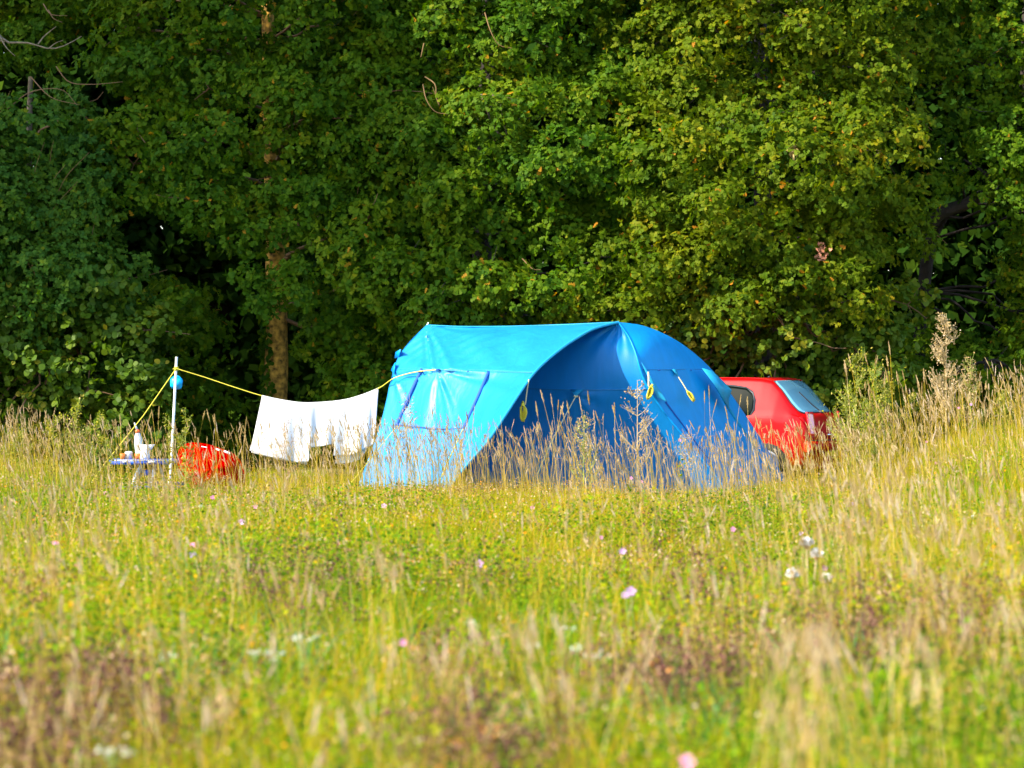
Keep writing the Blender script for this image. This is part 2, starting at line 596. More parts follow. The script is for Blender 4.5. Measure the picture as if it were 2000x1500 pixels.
T4, _ = make_tree('oak_tree', 'dark green oak rising in the middle of the wood, above the ridge of the tent',
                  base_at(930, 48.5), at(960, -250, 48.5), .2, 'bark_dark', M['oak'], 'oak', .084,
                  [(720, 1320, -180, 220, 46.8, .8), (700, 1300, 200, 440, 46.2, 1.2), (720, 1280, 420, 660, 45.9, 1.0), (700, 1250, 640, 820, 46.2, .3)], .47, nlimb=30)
T5, _ = make_tree('oak_tree', 'yellowish-green oak catching the sun behind the right half of the tent',
                  base_at(1500, 48), at(1480, -250, 48), .2, 'bark_dark', M['oak_yellow'], 'oak', .080,
                  [(1230, 1800, -180, 240, 46.0, 1.0), (1230, 1780, 220, 480, 45.4, 1.3), (1200, 1700, 440, 640, 45.3, .8)], .50, nlimb=26)
T6, _ = make_tree('hazel_bush', 'round-leaved bush glowing yellow-green above the roof of the red car',
                  base_at(1500, 46.0), at(1520, 560, 46.0), .06, 'bark', M['hazel'], 'round', .08,
                  [(1200, 1780, 580, 700, 45.6, .6), (1200, 1800, 680, 800, 45.5, .3), (1200, 1700, 780, 900, 45.4, .2)], .56, step=.48, r_lo=.26, r_hi=.42, dens=80, cat='bush', nlimb=20, per=5)
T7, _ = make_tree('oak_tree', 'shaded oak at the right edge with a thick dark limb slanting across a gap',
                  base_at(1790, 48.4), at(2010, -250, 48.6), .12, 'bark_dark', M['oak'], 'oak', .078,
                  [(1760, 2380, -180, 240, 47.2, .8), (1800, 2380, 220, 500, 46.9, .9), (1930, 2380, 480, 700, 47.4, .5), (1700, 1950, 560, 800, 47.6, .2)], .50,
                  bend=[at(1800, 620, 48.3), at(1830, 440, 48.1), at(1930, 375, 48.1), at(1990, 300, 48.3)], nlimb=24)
T8, _ = make_tree('hawthorn_bush', 'low dark bush in the shade behind the tall grass at the far right',
                  base_at(1930, 46.5), at(1930, 700, 46.5), .05, 'bark_dark', M['oak'], 'small', .06,
                  [(1780, 2380, 700, 780, 46.6, .2), (1740, 2380, 760, 860, 46.0, .2)], .5, step=.45, r_lo=.25, r_hi=.4, dens=130, cat='bush', nlimb=10)

# dark rear rows of the wood
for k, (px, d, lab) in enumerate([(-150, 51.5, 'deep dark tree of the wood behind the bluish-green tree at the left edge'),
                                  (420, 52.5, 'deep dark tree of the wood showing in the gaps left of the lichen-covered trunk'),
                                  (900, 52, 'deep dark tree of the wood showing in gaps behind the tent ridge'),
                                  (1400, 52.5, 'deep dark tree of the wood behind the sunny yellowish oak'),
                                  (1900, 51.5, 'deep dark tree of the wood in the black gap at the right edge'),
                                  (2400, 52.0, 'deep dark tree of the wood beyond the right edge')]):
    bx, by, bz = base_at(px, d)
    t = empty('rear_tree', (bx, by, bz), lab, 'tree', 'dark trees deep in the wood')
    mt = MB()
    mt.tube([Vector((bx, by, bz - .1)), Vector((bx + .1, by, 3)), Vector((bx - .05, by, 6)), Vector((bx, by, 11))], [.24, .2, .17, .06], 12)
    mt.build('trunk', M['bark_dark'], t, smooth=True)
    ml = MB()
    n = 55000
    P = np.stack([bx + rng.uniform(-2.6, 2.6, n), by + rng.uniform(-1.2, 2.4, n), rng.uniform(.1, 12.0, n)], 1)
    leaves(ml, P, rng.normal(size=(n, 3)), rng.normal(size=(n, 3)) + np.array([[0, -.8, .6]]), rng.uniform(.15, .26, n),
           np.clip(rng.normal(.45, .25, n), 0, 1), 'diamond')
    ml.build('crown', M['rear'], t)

# a taller off-frame tree on the sun's side, whose crown shades the upper left of the wood
n = 26000
bx, by = -11.5, 42.0
t = empty('oak_tree', (bx, by, gz(bx, by)), 'tall oak standing outside the left edge, shading the upper left of the wood', 'tree')
mt = MB(); mt.tube([Vector((bx, by, 0)), Vector((bx, by, 5)), Vector((bx + .2, by, 12))], [.3, .24, .08], 12)
mt.build('trunk', M['bark'], t, smooth=True)
u = rng.normal(size=(n, 3)); u /= np.linalg.norm(u, axis=1, keepdims=True)
P = np.array([[bx, by, 10.8]]) + u * rng.uniform(.3, 1, (n, 1)) ** .6 * np.array([[2.9, 3.0, 3.4]])
ml = MB(); leaves(ml, P, rng.normal(size=(n, 3)), u + rng.normal(size=(n, 3)) * .5, rng.uniform(.12, .2, n), np.clip(rng.normal(.45, .2, n), 0, 1), 'diamond')
ml.build('crown', M['oak'], t)


def branch_part(parent, paths, mat, name='branch'):
    mbx = MB()
    for pts, r0, r1 in paths:
        C = crom([at(*p) for p in pts], 14)
        mbx.tube([Vector(c) for c in C], [r0 + (r1 - r0) * i / 13 for i in range(14)], 7)
    return mbx.build(name, M[mat], parent, smooth=True)


# leafy shoots climbing the shaded left side of the big trunk
n = 620
zz = rng.uniform(.1, 3.0, n)
aa = rng.uniform(math.pi * .75, math.pi * 1.46, n)
P = np.stack([at(536, 700, 48).x + .20 * np.cos(aa), 48 + .21 * np.sin(aa), zz], 1)
ml = MB(); leaves(ml, P, rng.normal(size=(n, 3)), np.stack([np.cos(aa), np.sin(aa), np.full(n, .3)], 1) + rng.normal(size=(n, 3)) * .3, rng.uniform(.05, .09, n), np.clip(rng.normal(.3, .2, n), 0, 1), 'round')
ml.build('ivy', M['oak'], T3)

# pale dead branch, upper left
o = branch_part(T3, [([(-60, 40, 45.6), (-5, 62, 45.5), (10, 82, 45.5), (55, 84, 45.4), (95, 95, 45.4), (125, 90, 45.3), (160, 71, 45.3)], .022, .005),
                     ([(-5, 62, 45.5), (12, 92, 45.4), (30, 110, 45.4)], .013, .004),
                     ([(75, 86, 45.4), (88, 70, 45.4), (110, 52, 45.3)], .011, .004),
                     ([(95, 95, 45.4), (110, 84, 45.35), (124, 79, 45.3)], .008, .003),
                     ([(-60, 75, 45.6), (-20, 74, 45.5), (10, 82, 45.5)], .016, .012)], 'deadwood', 'dead_branch')
o['label'] = 'bare pale dead branch'
for pts in [[(85, 8, 45.6), (100, 28, 45.5), (132, 31, 45.5)], [(95, 20, 45.6), (105, 36, 45.5), (122, 44, 45.5)], [(15, 213, 45.2), (60, 180, 45.1), (120, 175, 45.1), (150, 205, 45.1)],
            [(60, 150, 45.3), (100, 190, 45.2), (155, 205, 45.2)], [(110, 130, 45.6), (135, 160, 45.6), (180, 165, 45.6), (240, 160, 45.6)]]:
    branch_part(T3, [(pts, .009, .003)], 'twig_brown', 'dead_branch')
# mossy bare branches in the middle oak
o = branch_part(T4, [([(940, 185, 45.1), (950, 210, 45.0), (960, 240, 45.0), (975, 262, 45.0), (995, 282, 45.1)], .018, .010),
                     ([(960, 183, 45.1), (978, 205, 45.0), (982, 235, 45.0), (990, 262, 45.0)], .015, .008),
                     ([(915, 205, 45.0), (932, 190, 45.0), (950, 184, 45.0), (990, 190, 45.0), (1020, 202, 45.0)], .008, .003),
                     ([(975, 262, 45.0), (962, 280, 45.0), (950, 292, 45.0)], .008, .003)], 'bark', 'dead_branch')
for pts in [[(830, 150, 45.2), (850, 165, 45.1), (852, 190, 45.1), (860, 210, 45.1), (845, 170, 45.1)], [(826, 165, 45.1), (833, 195, 45.0), (850, 218, 45.0), (875, 223, 45.0)],
            [(947, 25, 45.5), (958, 60, 45.4), (975, 88, 45.4), (1005, 95, 45.4)], [(1055, 345, 45), (1075, 365, 44.9), (1105, 382, 44.9)], [(1020, 505, 44.9), (1040, 525, 44.8), (1056, 527, 44.8)],
            [(828, 85, 45.4), (822, 112, 45.3)]]:
    branch_part(T4, [(pts, .010, .004)], 'twig_orange', 'dead_branch')
# dark limb with its fork, right
branch_part(T7, [([(1800, 450, 46.6), (1840, 415, 46.4), (1880, 400, 46.3), (1920, 380, 46.3), (1950, 345, 46.4), (1990, 300, 46.6)], .10, .06),
                 ([(1945, 352, 46.3), (1925, 340, 46.3), (1905, 325, 46.3), (1882, 312, 46.3)], .04, .012)], 'bark_dark', 'limb')
for pts in [[(1780, 240, 46), (1800, 238, 45.9), (1820, 255, 45.9)], [(1805, 450, 46), (1830, 460, 45.9), (1850, 477, 45.9)]]:
    branch_part(T7, [(pts, .009, .003)], 'twig_orange', 'branch')
# upright orange twigs in the left maple
for k in range(16):
    px = random.uniform(-60, 190); py = random.uniform(260, 640)
    L = random.uniform(40, 110)
    sl = random.uniform(.15, .75)
    branch_part(T1, [([(px, py, 45.3), (px + L * sl * .35, py - L * .5, 45.15), (px + L * sl, py - L, 45.1)], .006, .0025)], 'twig_orange', 'twig')
# withered leaf tufts
for px, py, dd, c, t_ in [(1548, 293, 44.0, (.62, .42, .16), T5), (1605, 489, 44.3, (.42, .17, .09), T5)]:
    mbx = MB()
    n = 26
    c0 = np.array(at(px, py, dd))
    P = c0 + rng.normal(size=(n, 3)) * np.array([.035, .05, .075])
    leaves(mbx, P, rng.normal(size=(n, 3)) + np.array([[0, 0, -.8]]), rng.normal(size=(n, 3)), rng.uniform(.06, .1, n), np.full(n, .5), 'oak')
    o = mbx.build('withered_leaves', plain('withered_leaf', c, .8, noise=(30, .3)), t_)
    o['label'] = 'tuft of withered %s leaves' % ('straw-coloured' if px < 1600 else 'reddish-brown')

# ------------------------------------------------------------ tent
TB = at(1208, 985, 41)
tent = empty('tent', (TB.x, TB.y, 0.0), 'large blue dome tent with open front porch and yellow guy ropes in the meadow', 'tent')
A = lambda *L: [at(*p) for p in L]
NU, NV = 90, 60
ridge = crom(A((833, 635, 41.7), (900, 638, 41.6), (1000, 637.5, 41.5), (1110, 634, 41.2), (1208, 629.5, 41)), NU)
hoop_up = crom(A((1208, 629.5, 41), (1160, 642, 40.75), (1110, 671, 40.35), (1070, 702, 40), (1043, 728, 39.7)), 36)
hoop_lo = crom(A((1043, 728, 39.7), (1022, 757, 39.45), (992, 803, 39.15), (955, 858, 38.9), (915, 905, 38.75), (880, 950, 38.65), (862, 990, 38.6)), 60)
edge_up = crom(A((833, 635, 41.7), (803, 664, 41.55), (780, 694, 41.45), (768, 722, 41.3)), 36)
edge_lo = crom(A((768, 722, 41.3), (757, 772, 41.2), (741, 835, 41.1), (718, 900, 41), (697, 955, 40.95), (684, 995, 40.9)), 60)
seam = crom(A((768, 722, 41.3), (812, 721, 40.95), (855, 722, 40.65), (955, 725, 40.2), (1043, 728, 39.7)), NU)
foot = crom(A((684, 995, 40.9), (770, 994, 40.2), (862, 990, 38.6)), NU)
up = coons(ridge, seam, edge_up, hoop_up)
lo = coons(seam, foot, edge_lo, hoop_lo)
# cloth tension: radiating creases from the line ring and from the hoop, long soft folds below
nw = np.array([-.45, -.78, .43])


def creases(G, centre, n, amp, fall, ph=0):
    c = np.array(centre)
    dx = G[..., 0] - c[0]; dz = G[..., 2] - c[2]
    r_ = np.sqrt(dx * dx + dz * dz) + 1e-6
    th = np.arctan2(dz, dx)
    th2 = th + .10 * np.sin(th * 5 + ph * 3) + .05 * np.sin(r_ * 6 + th * 3)
    w = (.6 * np.sin(th2 * n + ph) + .4 * np.sin(th2 * n * 1.73 + 1.3)) * (.45 + .55 * np.sin(th * 4.3 + ph + 1)) * amp * np.exp(-r_ / fall) * np.clip(r_ / .2, 0, 1)
    return G + w[..., None] * nw


fv = np.linspace(0, 1, lo.shape[0])[:, None]
fu = np.linspace(0, 1, lo.shape[1])[None]
edge_mask = (np.sin(np.pi * fv) ** .5) * (np.sin(np.pi * np.clip(fu, 0, 1)) ** .5)
bend_lo = lo + (-.07 * np.sin(np.pi * fv) * np.sin(np.pi * fu))[..., None] * nw
lo = creases(bend_lo, at(855, 722, 40.6), 9, .07, .6, .4)
lo = creases(lo, at(768, 722, 41.2), 8, .030, .5)
lo = lo + (edge_mask * .016 * np.sin(fu * 38 + fv * 5 + np.sin(fv * 7) * 1.3) * np.clip(fv * 1.5, 0, 1))[..., None] * nw
fvu = np.linspace(0, 1, up.shape[0])[:, None]
em2 = np.sin(np.pi * fvu) ** .6 * np.sin(np.pi * fu) ** .4
up = up + (em2 * (.016 * np.sin(fu * 22 - fvu * 9 + 2 * np.sin(fvu * 3)) + .010 * np.sin(fu * 57 + fvu * 18 + 3 * np.sin(fu * 5)) * (fu < .6)))[..., None] * nw
up = up + (.06 * np.sin(np.pi * fvu) * np.sin(np.pi * fu))[..., None] * nw
up = creases(up, at(833, 635, 41.7), 12, .05, .8)
up = creases(up, at(1208, 630, 41), 21, .03, .7)
mw = MB(); mw.grid(up); mw.grid(lo)
mw.build('outer_wall', M['tent'], tent, smooth=True, solid=.004)
WALL = np.concatenate([up.reshape(-1, 3), lo.reshape(-1, 3)])
WPX = WALL[:, 0] / WALL[:, 1] * F_PX + 1000
WPY = HOR - (WALL[:, 2] - CAM_Z) / WALL[:, 1] * F_PX


def on_wall(px, py, off=.02):
    k = np.argsort((WPX - px) ** 2 + (WPY - py) ** 2)[:4]
    d = WALL[k, 1].mean() - off
    return at(px, py, d)


# inner front wall, between the porch hoop and the second pole
hb = A((1208, 629.5, 41), (1229, 660, 40.95), (1243, 695, 40.8), (1252, 728, 40.75), (1268, 762, 40.75), (1300, 808, 40.8), (1340, 858, 40.85), (1378, 905, 40.9), (1412, 948, 40.95), (1440, 990, 41))
hoopB = crom(hb, 80)
inL = crom(A((1208, 629.5, 41), (1150, 640, 41.15), (1085, 668, 41.2), (1010, 735, 41.25), (960, 800, 41.3), (925, 870, 41.3), (900, 990, 41.3)), 80)
topc = np.repeat(np.array(at(1208, 629.5, 41))[None], 60, 0)
botc = crom([inL[-1], (inL[-1] + hoopB[-1]) / 2, hoopB[-1]], 60)
fr = coons(topc, botc, inL, hoopB)
fu2 = np.linspace(0, 1, 60)[None]; fv2 = np.linspace(0, 1, 80)[:, None]
nf = np.array([0.05, -1, .1])
fr = fr + (.05 * np.sin(np.pi * fu2 ** .8) * np.sin(np.pi * np.clip(fv2 * 1.6, 0, 1)))[..., None] * nf
fr = fr + (.014 * np.sin(fu2 * 30) * np.exp(-((fv2 - .12) / .12) ** 2) * np.sin(np.pi * fu2))[..., None] * nf
cc = np.array(at(1125, 772, 40.9))
rr_ = np.sqrt((fr[..., 0] - cc[0]) ** 2 + (fr[..., 2] - cc[2]) ** 2)
thh = np.arctan2(fr[..., 2] - cc[2], fr[..., 0] - cc[0])
fr = fr + (.045 * np.exp(-rr_ / .25) + .02 * np.cos(thh * 7) * np.exp(-rr_ / .3) * (thh < .3))[..., None] * nf
mw = MB(); mw.grid(fr)
mw.build('front_wall', M['tent_shaded'], tent, smooth=True, solid=.004)
FR = fr.reshape(-1, 3)
FPX = FR[:, 0] / FR[:, 1] * F_PX + 1000; FPY = HOR - (FR[:, 2] - CAM_Z) / FR[:, 1] * F_PX


def on_front(px, py, off=.02):
    k = np.argsort((FPX - px) ** 2 + (FPY - py) ** 2)[:4]
    return at(px, py, FR[k, 1].mean() - off)


# right side wall from the second pole to the skyline
hc = A((1208, 629.5, 41), (1255, 636, 41.3), (1305, 656, 41.6), (1350, 685, 41.9), (1390, 722, 42.2), (1428, 770, 42.4), (1462, 820, 42.55), (1500, 880, 42.7), (1530, 930, 42.8), (1560, 990, 42.9))
hoopC = crom(hc, 80)
bot2 = crom([hoopB[-1], (hoopB[-1] + hoopC[-1]) / 2, hoopC[-1]], 50)
sd = coons(np.repeat(np.array(at(1208, 629.5, 41))[None], 50, 0), bot2, hoopB, hoopC)
fs = np.linspace(0, 1, 50)[None]
sd = sd + (.10 * np.sin(np.pi * fs) * np.sin(np.pi * np.clip(fv2 * 1.2, 0, 1)))[..., None] * np.array([.5, -.8, .3])
mw = MB(); mw.grid(sd)
mw.build('side_wall', M['tent_side'], tent, smooth=True, solid=.004)
SD = sd.reshape(-1, 3)
SPX = SD[:, 0] / SD[:, 1] * F_PX + 1000; SPY = HOR - (SD[:, 2] - CAM_Z) / SD[:, 1] * F_PX


def on_side(px, py, off=.02):
    k = np.argsort((SPX - px) ** 2 + (SPY - py) ** 2)[:4]
    return at(px, py, SD[k, 1].mean() - off)


# back: closes the dome and the ridge tunnel
bk_l = crom([Vector(ridge[0]), at(790, 690, 42.6), at(772, 800, 43.6), at(760, 990, 44.2)], 30)
bk_r = crom([Vector(ridge[-1]), at(1255, 680, 42.8), at(1290, 800, 43.9), at(1310, 990, 44.3)], 30)
bk = coons(ridge[::3], crom([bk_l[-1], bk_r[-1]], 30), bk_l, bk_r)
mw = MB(); mw.grid(bk)
bk2 = coons(np.repeat(hoopC[:1], 20, 0), crom([bk_r[-1], hoopC[-1]], 20), bk_r, crom([Vector(p) for p in hoopC[::4]], 30))
mw.grid(bk2)
end = coons(np.repeat(ridge[:1], 20, 0), crom([Vector(edge_lo[-1]), bk_l[-1]], 20), crom([Vector(p) for p in edge_up[::6]] + [Vector(p) for p in edge_lo[6::8]], 30), bk_l)
mw.grid(end)
mw.build('back_wall', M['tent_shaded'], tent, smooth=True, solid=.004)
# eave tabs on the far left corner
mb = MB()
mb.poly([at(783, 682, 41.3), at(773, 688, 41.9), at(771, 700, 41.9), at(779, 697, 41.4)])
mb.poly([at(772, 708, 41.25), at(764, 723, 41.6), at(770, 730, 41.2)])
mb.build('eave_tab', M['tent_side'], tent, solid=.01)


def ribbon(path, w, surf, off, name, mat, parent=tent, solid=.004, taper=None):
    """A cloth strip lying on a wall; path and width in the wall's own place."""
    P = [surf(x, y, off) for x, y in path]
    P = [Vector(p) for p in crom(P, 24)]
    mbx = MB(); V = []
    for i, p in enumerate(P):
        t = (P[min(i + 1, 23)] - P[max(i - 1, 0)]).normalized()
        s = t.cross(Vector((0, -1, 0))).normalized()
        ww = w * (taper(i / 23) if taper else 1)
        V += [p - s * ww / 2, p + s * ww / 2]
    mbx.add(V, [(2 * i, 2 * i + 1, 2 * i + 3, 2 * i + 2) for i in range(23)])
    return mbx.build(name, mat, parent, solid=solid)


ribbon([(825, 720), (805, 762), (788, 800), (775, 832)], .05, on_wall, .03, 'strap', M['strap'])
ribbon([(955, 725), (938, 765), (922, 800), (906, 836)], .045, on_wall, .03, 'strap', M['strap'])
ribbon([(775, 829), (820, 834), (870, 838), (906, 836)], .014, on_wall, .03, 'window_seam', M['strap'])
ribbon([(768, 722), (855, 723), (955, 726), (1040, 728)], .010, on_wall, .012, 'seam', M['seam'])
ribbon([(1030, 759), (1100, 761), (1180, 761), (1262, 760)], .010, on_front, .012, 'seam', M['seam'])
ribbon([(1256, 722), (1310, 722), (1350, 721), (1388, 722)], .008, on_side, .012, 'seam', M['seam'])
# bright pole sleeve along the porch hoop
hp = [Vector(p) for p in np.concatenate([hoop_up[::4], hoop_lo[2::4]])]
mb = MB(); mb.tube(crom(hp, 60), .018, 8)
mb.build('pole_sleeve', M['flap'], tent, smooth=True)
mb = MB(); mb.tube([Vector(p) - Vector((0, .01, 0)) for p in hoopB[::3]], .012, 8)
mb.build('pole_sleeve', M['tent_side'], tent, smooth=True)
mb = MB(); mb.tube([Vector(p) for p in ridge[::3]], .010, 6)
mb.build('ridge_seam', M['flap'], tent, smooth=True)
ribbon([(845, 636), (842, 640)], .01, lambda x, y, o: at(x, y, 41.6), 0, 'ridge_tip', M['seam'])
mb = MB(); mb.tube([at(830, 641, 41.7), at(837, 630, 41.7)], .008, 6)
mb.build('pole_tip', M['white_pole'], tent)
# vent flap on the front wall
mb = MB()
p1, p2, p3 = on_front(1114, 761, .03), on_front(1139, 761, .03), on_front(1124, 775, .16)
mb.add([p1, p2, p3], [(0, 1, 2)])
mb.build('vent_flap', M['flap'], tent, solid=.004)
# fin flaps
mb = MB()
a1, a2, a3, a4 = on_side(1253, 708, .03), on_side(1272, 738, .05), on_side(1303, 785, .10), on_side(1284, 776, .14)
mb.add([a1, a2, a3, a4], [(0, 1, 2, 3)])
mb.build('flap', M['flap'], tent, solid=.005)
mb = MB()
fl = A((1371, 719, 41.6), (1390, 724, 41.8), (1412, 744, 41.9), (1429, 762, 41.9), (1423, 780, 41.9), (1424, 800, 41.85))
mb.add(fl + [at(1400, 757, 41.6)], [(0, 1, 6), (1, 2, 6), (2, 3, 6), (3, 4, 6), (4, 5, 6)])
mb.build('flap', M['flap'], tent, solid=.005)
ribbon([(1398, 754), (1425, 800), (1455, 845), (1490, 895), (1505, 920)], .03, on_side, .04, 'pole_sleeve', M['flap'])
mb = MB()
mb.add([on_side(1312, 721, .03), on_side(1322, 721, .03), on_side(1325, 736, .08)], [(0, 1, 2)])
mb.build('flap', M['flap'], tent, solid=.004)
# door zip edge: dark line with a pale welt running to the ground
ribbon([(1300, 785), (1330, 825), (1362, 868), (1390, 905)], .022, on_side, .012, 'door_edge', M['strap'], taper=lambda t: 1 - .6 * t)
for px, py in ((1287, 723), (1349, 723), (915, 725)):
    mb = MB(); q = (on_side if px > 1000 else on_wall)(px, py, .02)
    mb.box(q, (.035, .012, .012), tint=.5)
    mb.build('toggle', M['strap'], tent)


def rope(paths, name='guy_rope', mat='rope', r=.006, parent=tent):
    mbx = MB()
    for p in paths:
        mbx.tube([Vector(q) for q in crom(p, 12)], r, 6)
    return mbx.build(name, M[mat], parent, smooth=True)


def hank(c, L=.17, w=.05, tilt=0.0):
    """A tied-up bundle of cord."""
    out = []
    for k in range(6):
        ph = random.uniform(-.4, .4)
        pts = []
        for i in range(13):
            a_ = i / 12 * 2 * math.pi
            v = Vector((math.sin(a_) * w * (.12 + .07 * k) + math.sin(a_ * 2 + k) * w * .12, -.01 * k + random.gauss(0, .003), math.cos(a_) * L * (.5 - .03 * k) + ph * .02))
            v.rotate(__import__('mathutils').Euler((0, tilt, 0)))
            pts.append(Vector(c) + v)
        out.append(pts)
    return out


q = on_wall(1033, 741, .06)
rope([[q, at(1029, 765, q.y), at(1026, 790, q.y)]], mat='rope_pale', r=.008)
rope(hank(at(1021, 805, q.y - .04), .27, .08), r=.009)
q = on_side(1266, 726, .1)
rope([[q, at(1267, 738, q.y), at(1267, 755, q.y)]], mat='rope_pale', r=.012)
rope(hank(at(1269, 766, q.y - .08), .22, .06, .3), r=.009)
q = on_side(1325, 736, .09)
rope([[q, at(1334, 750, q.y), at(1343, 765, q.y)]], mat='rope_pale', r=.008)
rope(hank(at(1349, 774, q.y - .04), .18, .045, -.6), r=.009)
q = p3
rope([[q, at(1105, 810, q.y - .35), at(1075, 868, q.y - .9), at(1050, 925, q.y - 1.4)]], mat='rope_pale', r=.007)
rope([[q, q + Vector((.03, 0, .01))], [q, q + Vector((-.02, 0, .015))]], mat='rope_pale', r=.012)
q = on_wall(776, 832, .03)
rope([[q, at(735, 882, 40.0), at(690, 938, 39.6), at(655, 975, 39.3)]], r=.006)
q = on_wall(904, 838, .03)
rope([[q, at(885, 880, 39.2), at(858, 940, 38.6)]], r=.006)

# ------------------------------------------------------------ washing line and washing
PD = 41.3
pb = at(332, 990, PD)
line = empty('clothes_line', (pb.x, pb.y, gz(pb.x, pb.y)), 'white pole and yellow cord clothes line running from the ground peg to the tent', 'clothes line')
mb = MB(); mb.tube([at(327, 985, PD), at(335, 890, PD), at(340, 800, PD), at(345, 697, PD)], .0165, 10)
mb.build('pole', M['white_pole'], line, smooth=True)
tie = at(344, 720, PD - .03)
ring = on_wall(855, 722, .05)
topL = [(345, 720, PD - .03), (400, 737, PD), (460, 757, PD), (512, 773, PD), (560, 783, PD), (600, 787, PD), (660, 783, PD), (700, 774, PD), (740, 758, PD - .02), (765, 741, 41.1), (785, 733, on_wall(785, 733, .07).y), (815, 726, on_wall(815, 726, .07).y), (855, 722, ring.y)]
TL = crom([at(*p) for p in topL], 120)
mb = MB(); mb.tube([Vector(p) for p in TL[:70]], .0065, 6)
mb.tube([Vector(p) for p in TL[69:]], .0065, 6)
mb.tube([tie, at(280, 812, 41.0), at(205, 905, 40.7), at(180, 940, 40.5)], .0065, 6)
for k in range(4):
    z = .012 * (k - 1.5)
    mb.tube([Vector((tie.x + .024 * math.cos(w), PD + .024 * math.sin(w), tie.z + z)) for w in np.linspace(0, 6.28, 13)], .0075, 5)
mb.tube([tie, tie + Vector((-.04, -.01, -.005))], .008, 5)
mb.build('cord', M['rope'], line, smooth=True)
mb = MB(); mb.box(ring, (.05, .02, .02)); mb.build('hook', M['strap'], line)


def line_z(px):
    P = TL; X_ = P[:, 0] / P[:, 1] * F_PX + 1000
    return np.interp(px, X_, HOR - (P[:, 2] - CAM_Z) / P[:, 1] * F_PX)


def cloth(name, label, x0, x1, left_bot, right_bot, bottom, back=None, n=60, m=44, seed=1, group='washing on the line'):
    """bottom: list of (fraction, py) for the lower edge; corners slant outward to left_bot / right_bot px."""
    r_ = np.random.default_rng(seed)
    o = empty(name, at((x0 + x1) / 2, 790, PD), label, 'washing', group)

    def sheet(bot, dy, xs0, xs1, lb, rb):
        U = np.linspace(0, 1, n); G = np.empty((m, n, 3))
        fx = np.array([b_[0] for b_ in bot]); fy = np.array([b_[1] for b_ in bot])
        ph = r_.uniform(0, 6, 4)
        for j in range(n):
            xt = xs0 + (xs1 - xs0) * U[j]; xb = lb + (rb - lb) * U[j]
            yt = line_z(xt) - 1.2; yb = np.interp(U[j], fx, fy)
            for i in range(m):
                v = i / (m - 1)
                fold = (.5 * math.sin(U[j] * 6.5 + ph[0] + v * 1.6) + .22 * math.sin((U[j] ** 1.4) * 23 + ph[1] - v * 2.5) * (.5 + .5 * math.sin(U[j] * 5 + ph[3])) + .3 * math.sin(U[j] * 11 + ph[2] + v)) * .034 * (.25 + v * 1.0)
                d = PD + dy * min(1, v * 10) + fold
                if v < .03: d = PD + (dy * .2)
                xx = xt + (xb - xt) * v ** 1.15 + math.sin(v * 5 + ph[3]) * .6
                G[i, j] = at(xx, yt + (yb - yt) * v, d)
        return G
    mbx = MB(); mbx.grid(sheet(bottom, -.035, x0, x1, left_bot, right_bot))
    mbx.build('front_layer', M['towel'], o, smooth=True, solid=.006)
    if back:
        mbx = MB(); mbx.grid(sheet(back[0], .06, x0 + 1, x1 - 1, back[1], back[2]))
        mbx.build('back_layer', M['towel'], o, smooth=True, solid=.006)
    return o


cloth('white_towel', 'white cloth on the left half of the line, hanging lowest, beside the tree trunk', 512, 604, 487, 603,
      [(0, 880), (.25, 889), (.5, 896), (.8, 903), (.985, 902), (1, 896)], back=([(0, 884), (.5, 898), (1, 907)], 491, 600), seed=3)
cloth('white_towel', 'short white cloth in the middle of the washing line, above a dark gap', 601, 657, 602, 656,
      [(0, 874), (.4, 872), (.8, 868), (1, 866)], seed=5, n=34)
cloth('white_towel', 'white cloth hanging in two layers at the tent end of the line', 654, 740, 652, 729,
      [(0, 890), (.45, 889), (1, 868)], back=([(0, 905), (.4, 905), (.8, 897), (1, 880)], 656, 716), seed=9)

# blue foil ball behind the pole
c = at(344.5, 747, PD + .13)
mb = MB()
ico = []
nlat, nlon = 9, 14
for i in range(nlat + 1):
    th = math.pi * i / nlat
    row = []
    for j in range(nlon + 1):
        ph = 2 * math.pi * (j % nlon) / nlon
        rr2 = .084 * (1 + .10 * math.sin(4 * ph + 3 * th) + .08 * math.cos(5 * th + ph * 2))
        row.append(c + Vector((math.sin(th) * math.cos(ph), math.sin(th) * math.sin(ph), math.cos(th))) * rr2)
    ico.append([tuple(v) for v in row])
mb.grid(np.array(ico))
mb.tube([c + Vector((0, -.03, .07)), Vector((tie.x, PD, tie.z - .03))], .003, 5)
tag(mb.build('blue_ball', M['ball'], origin=c), 'bright blue crumpled ball hanging behind the white pole', 'ball')

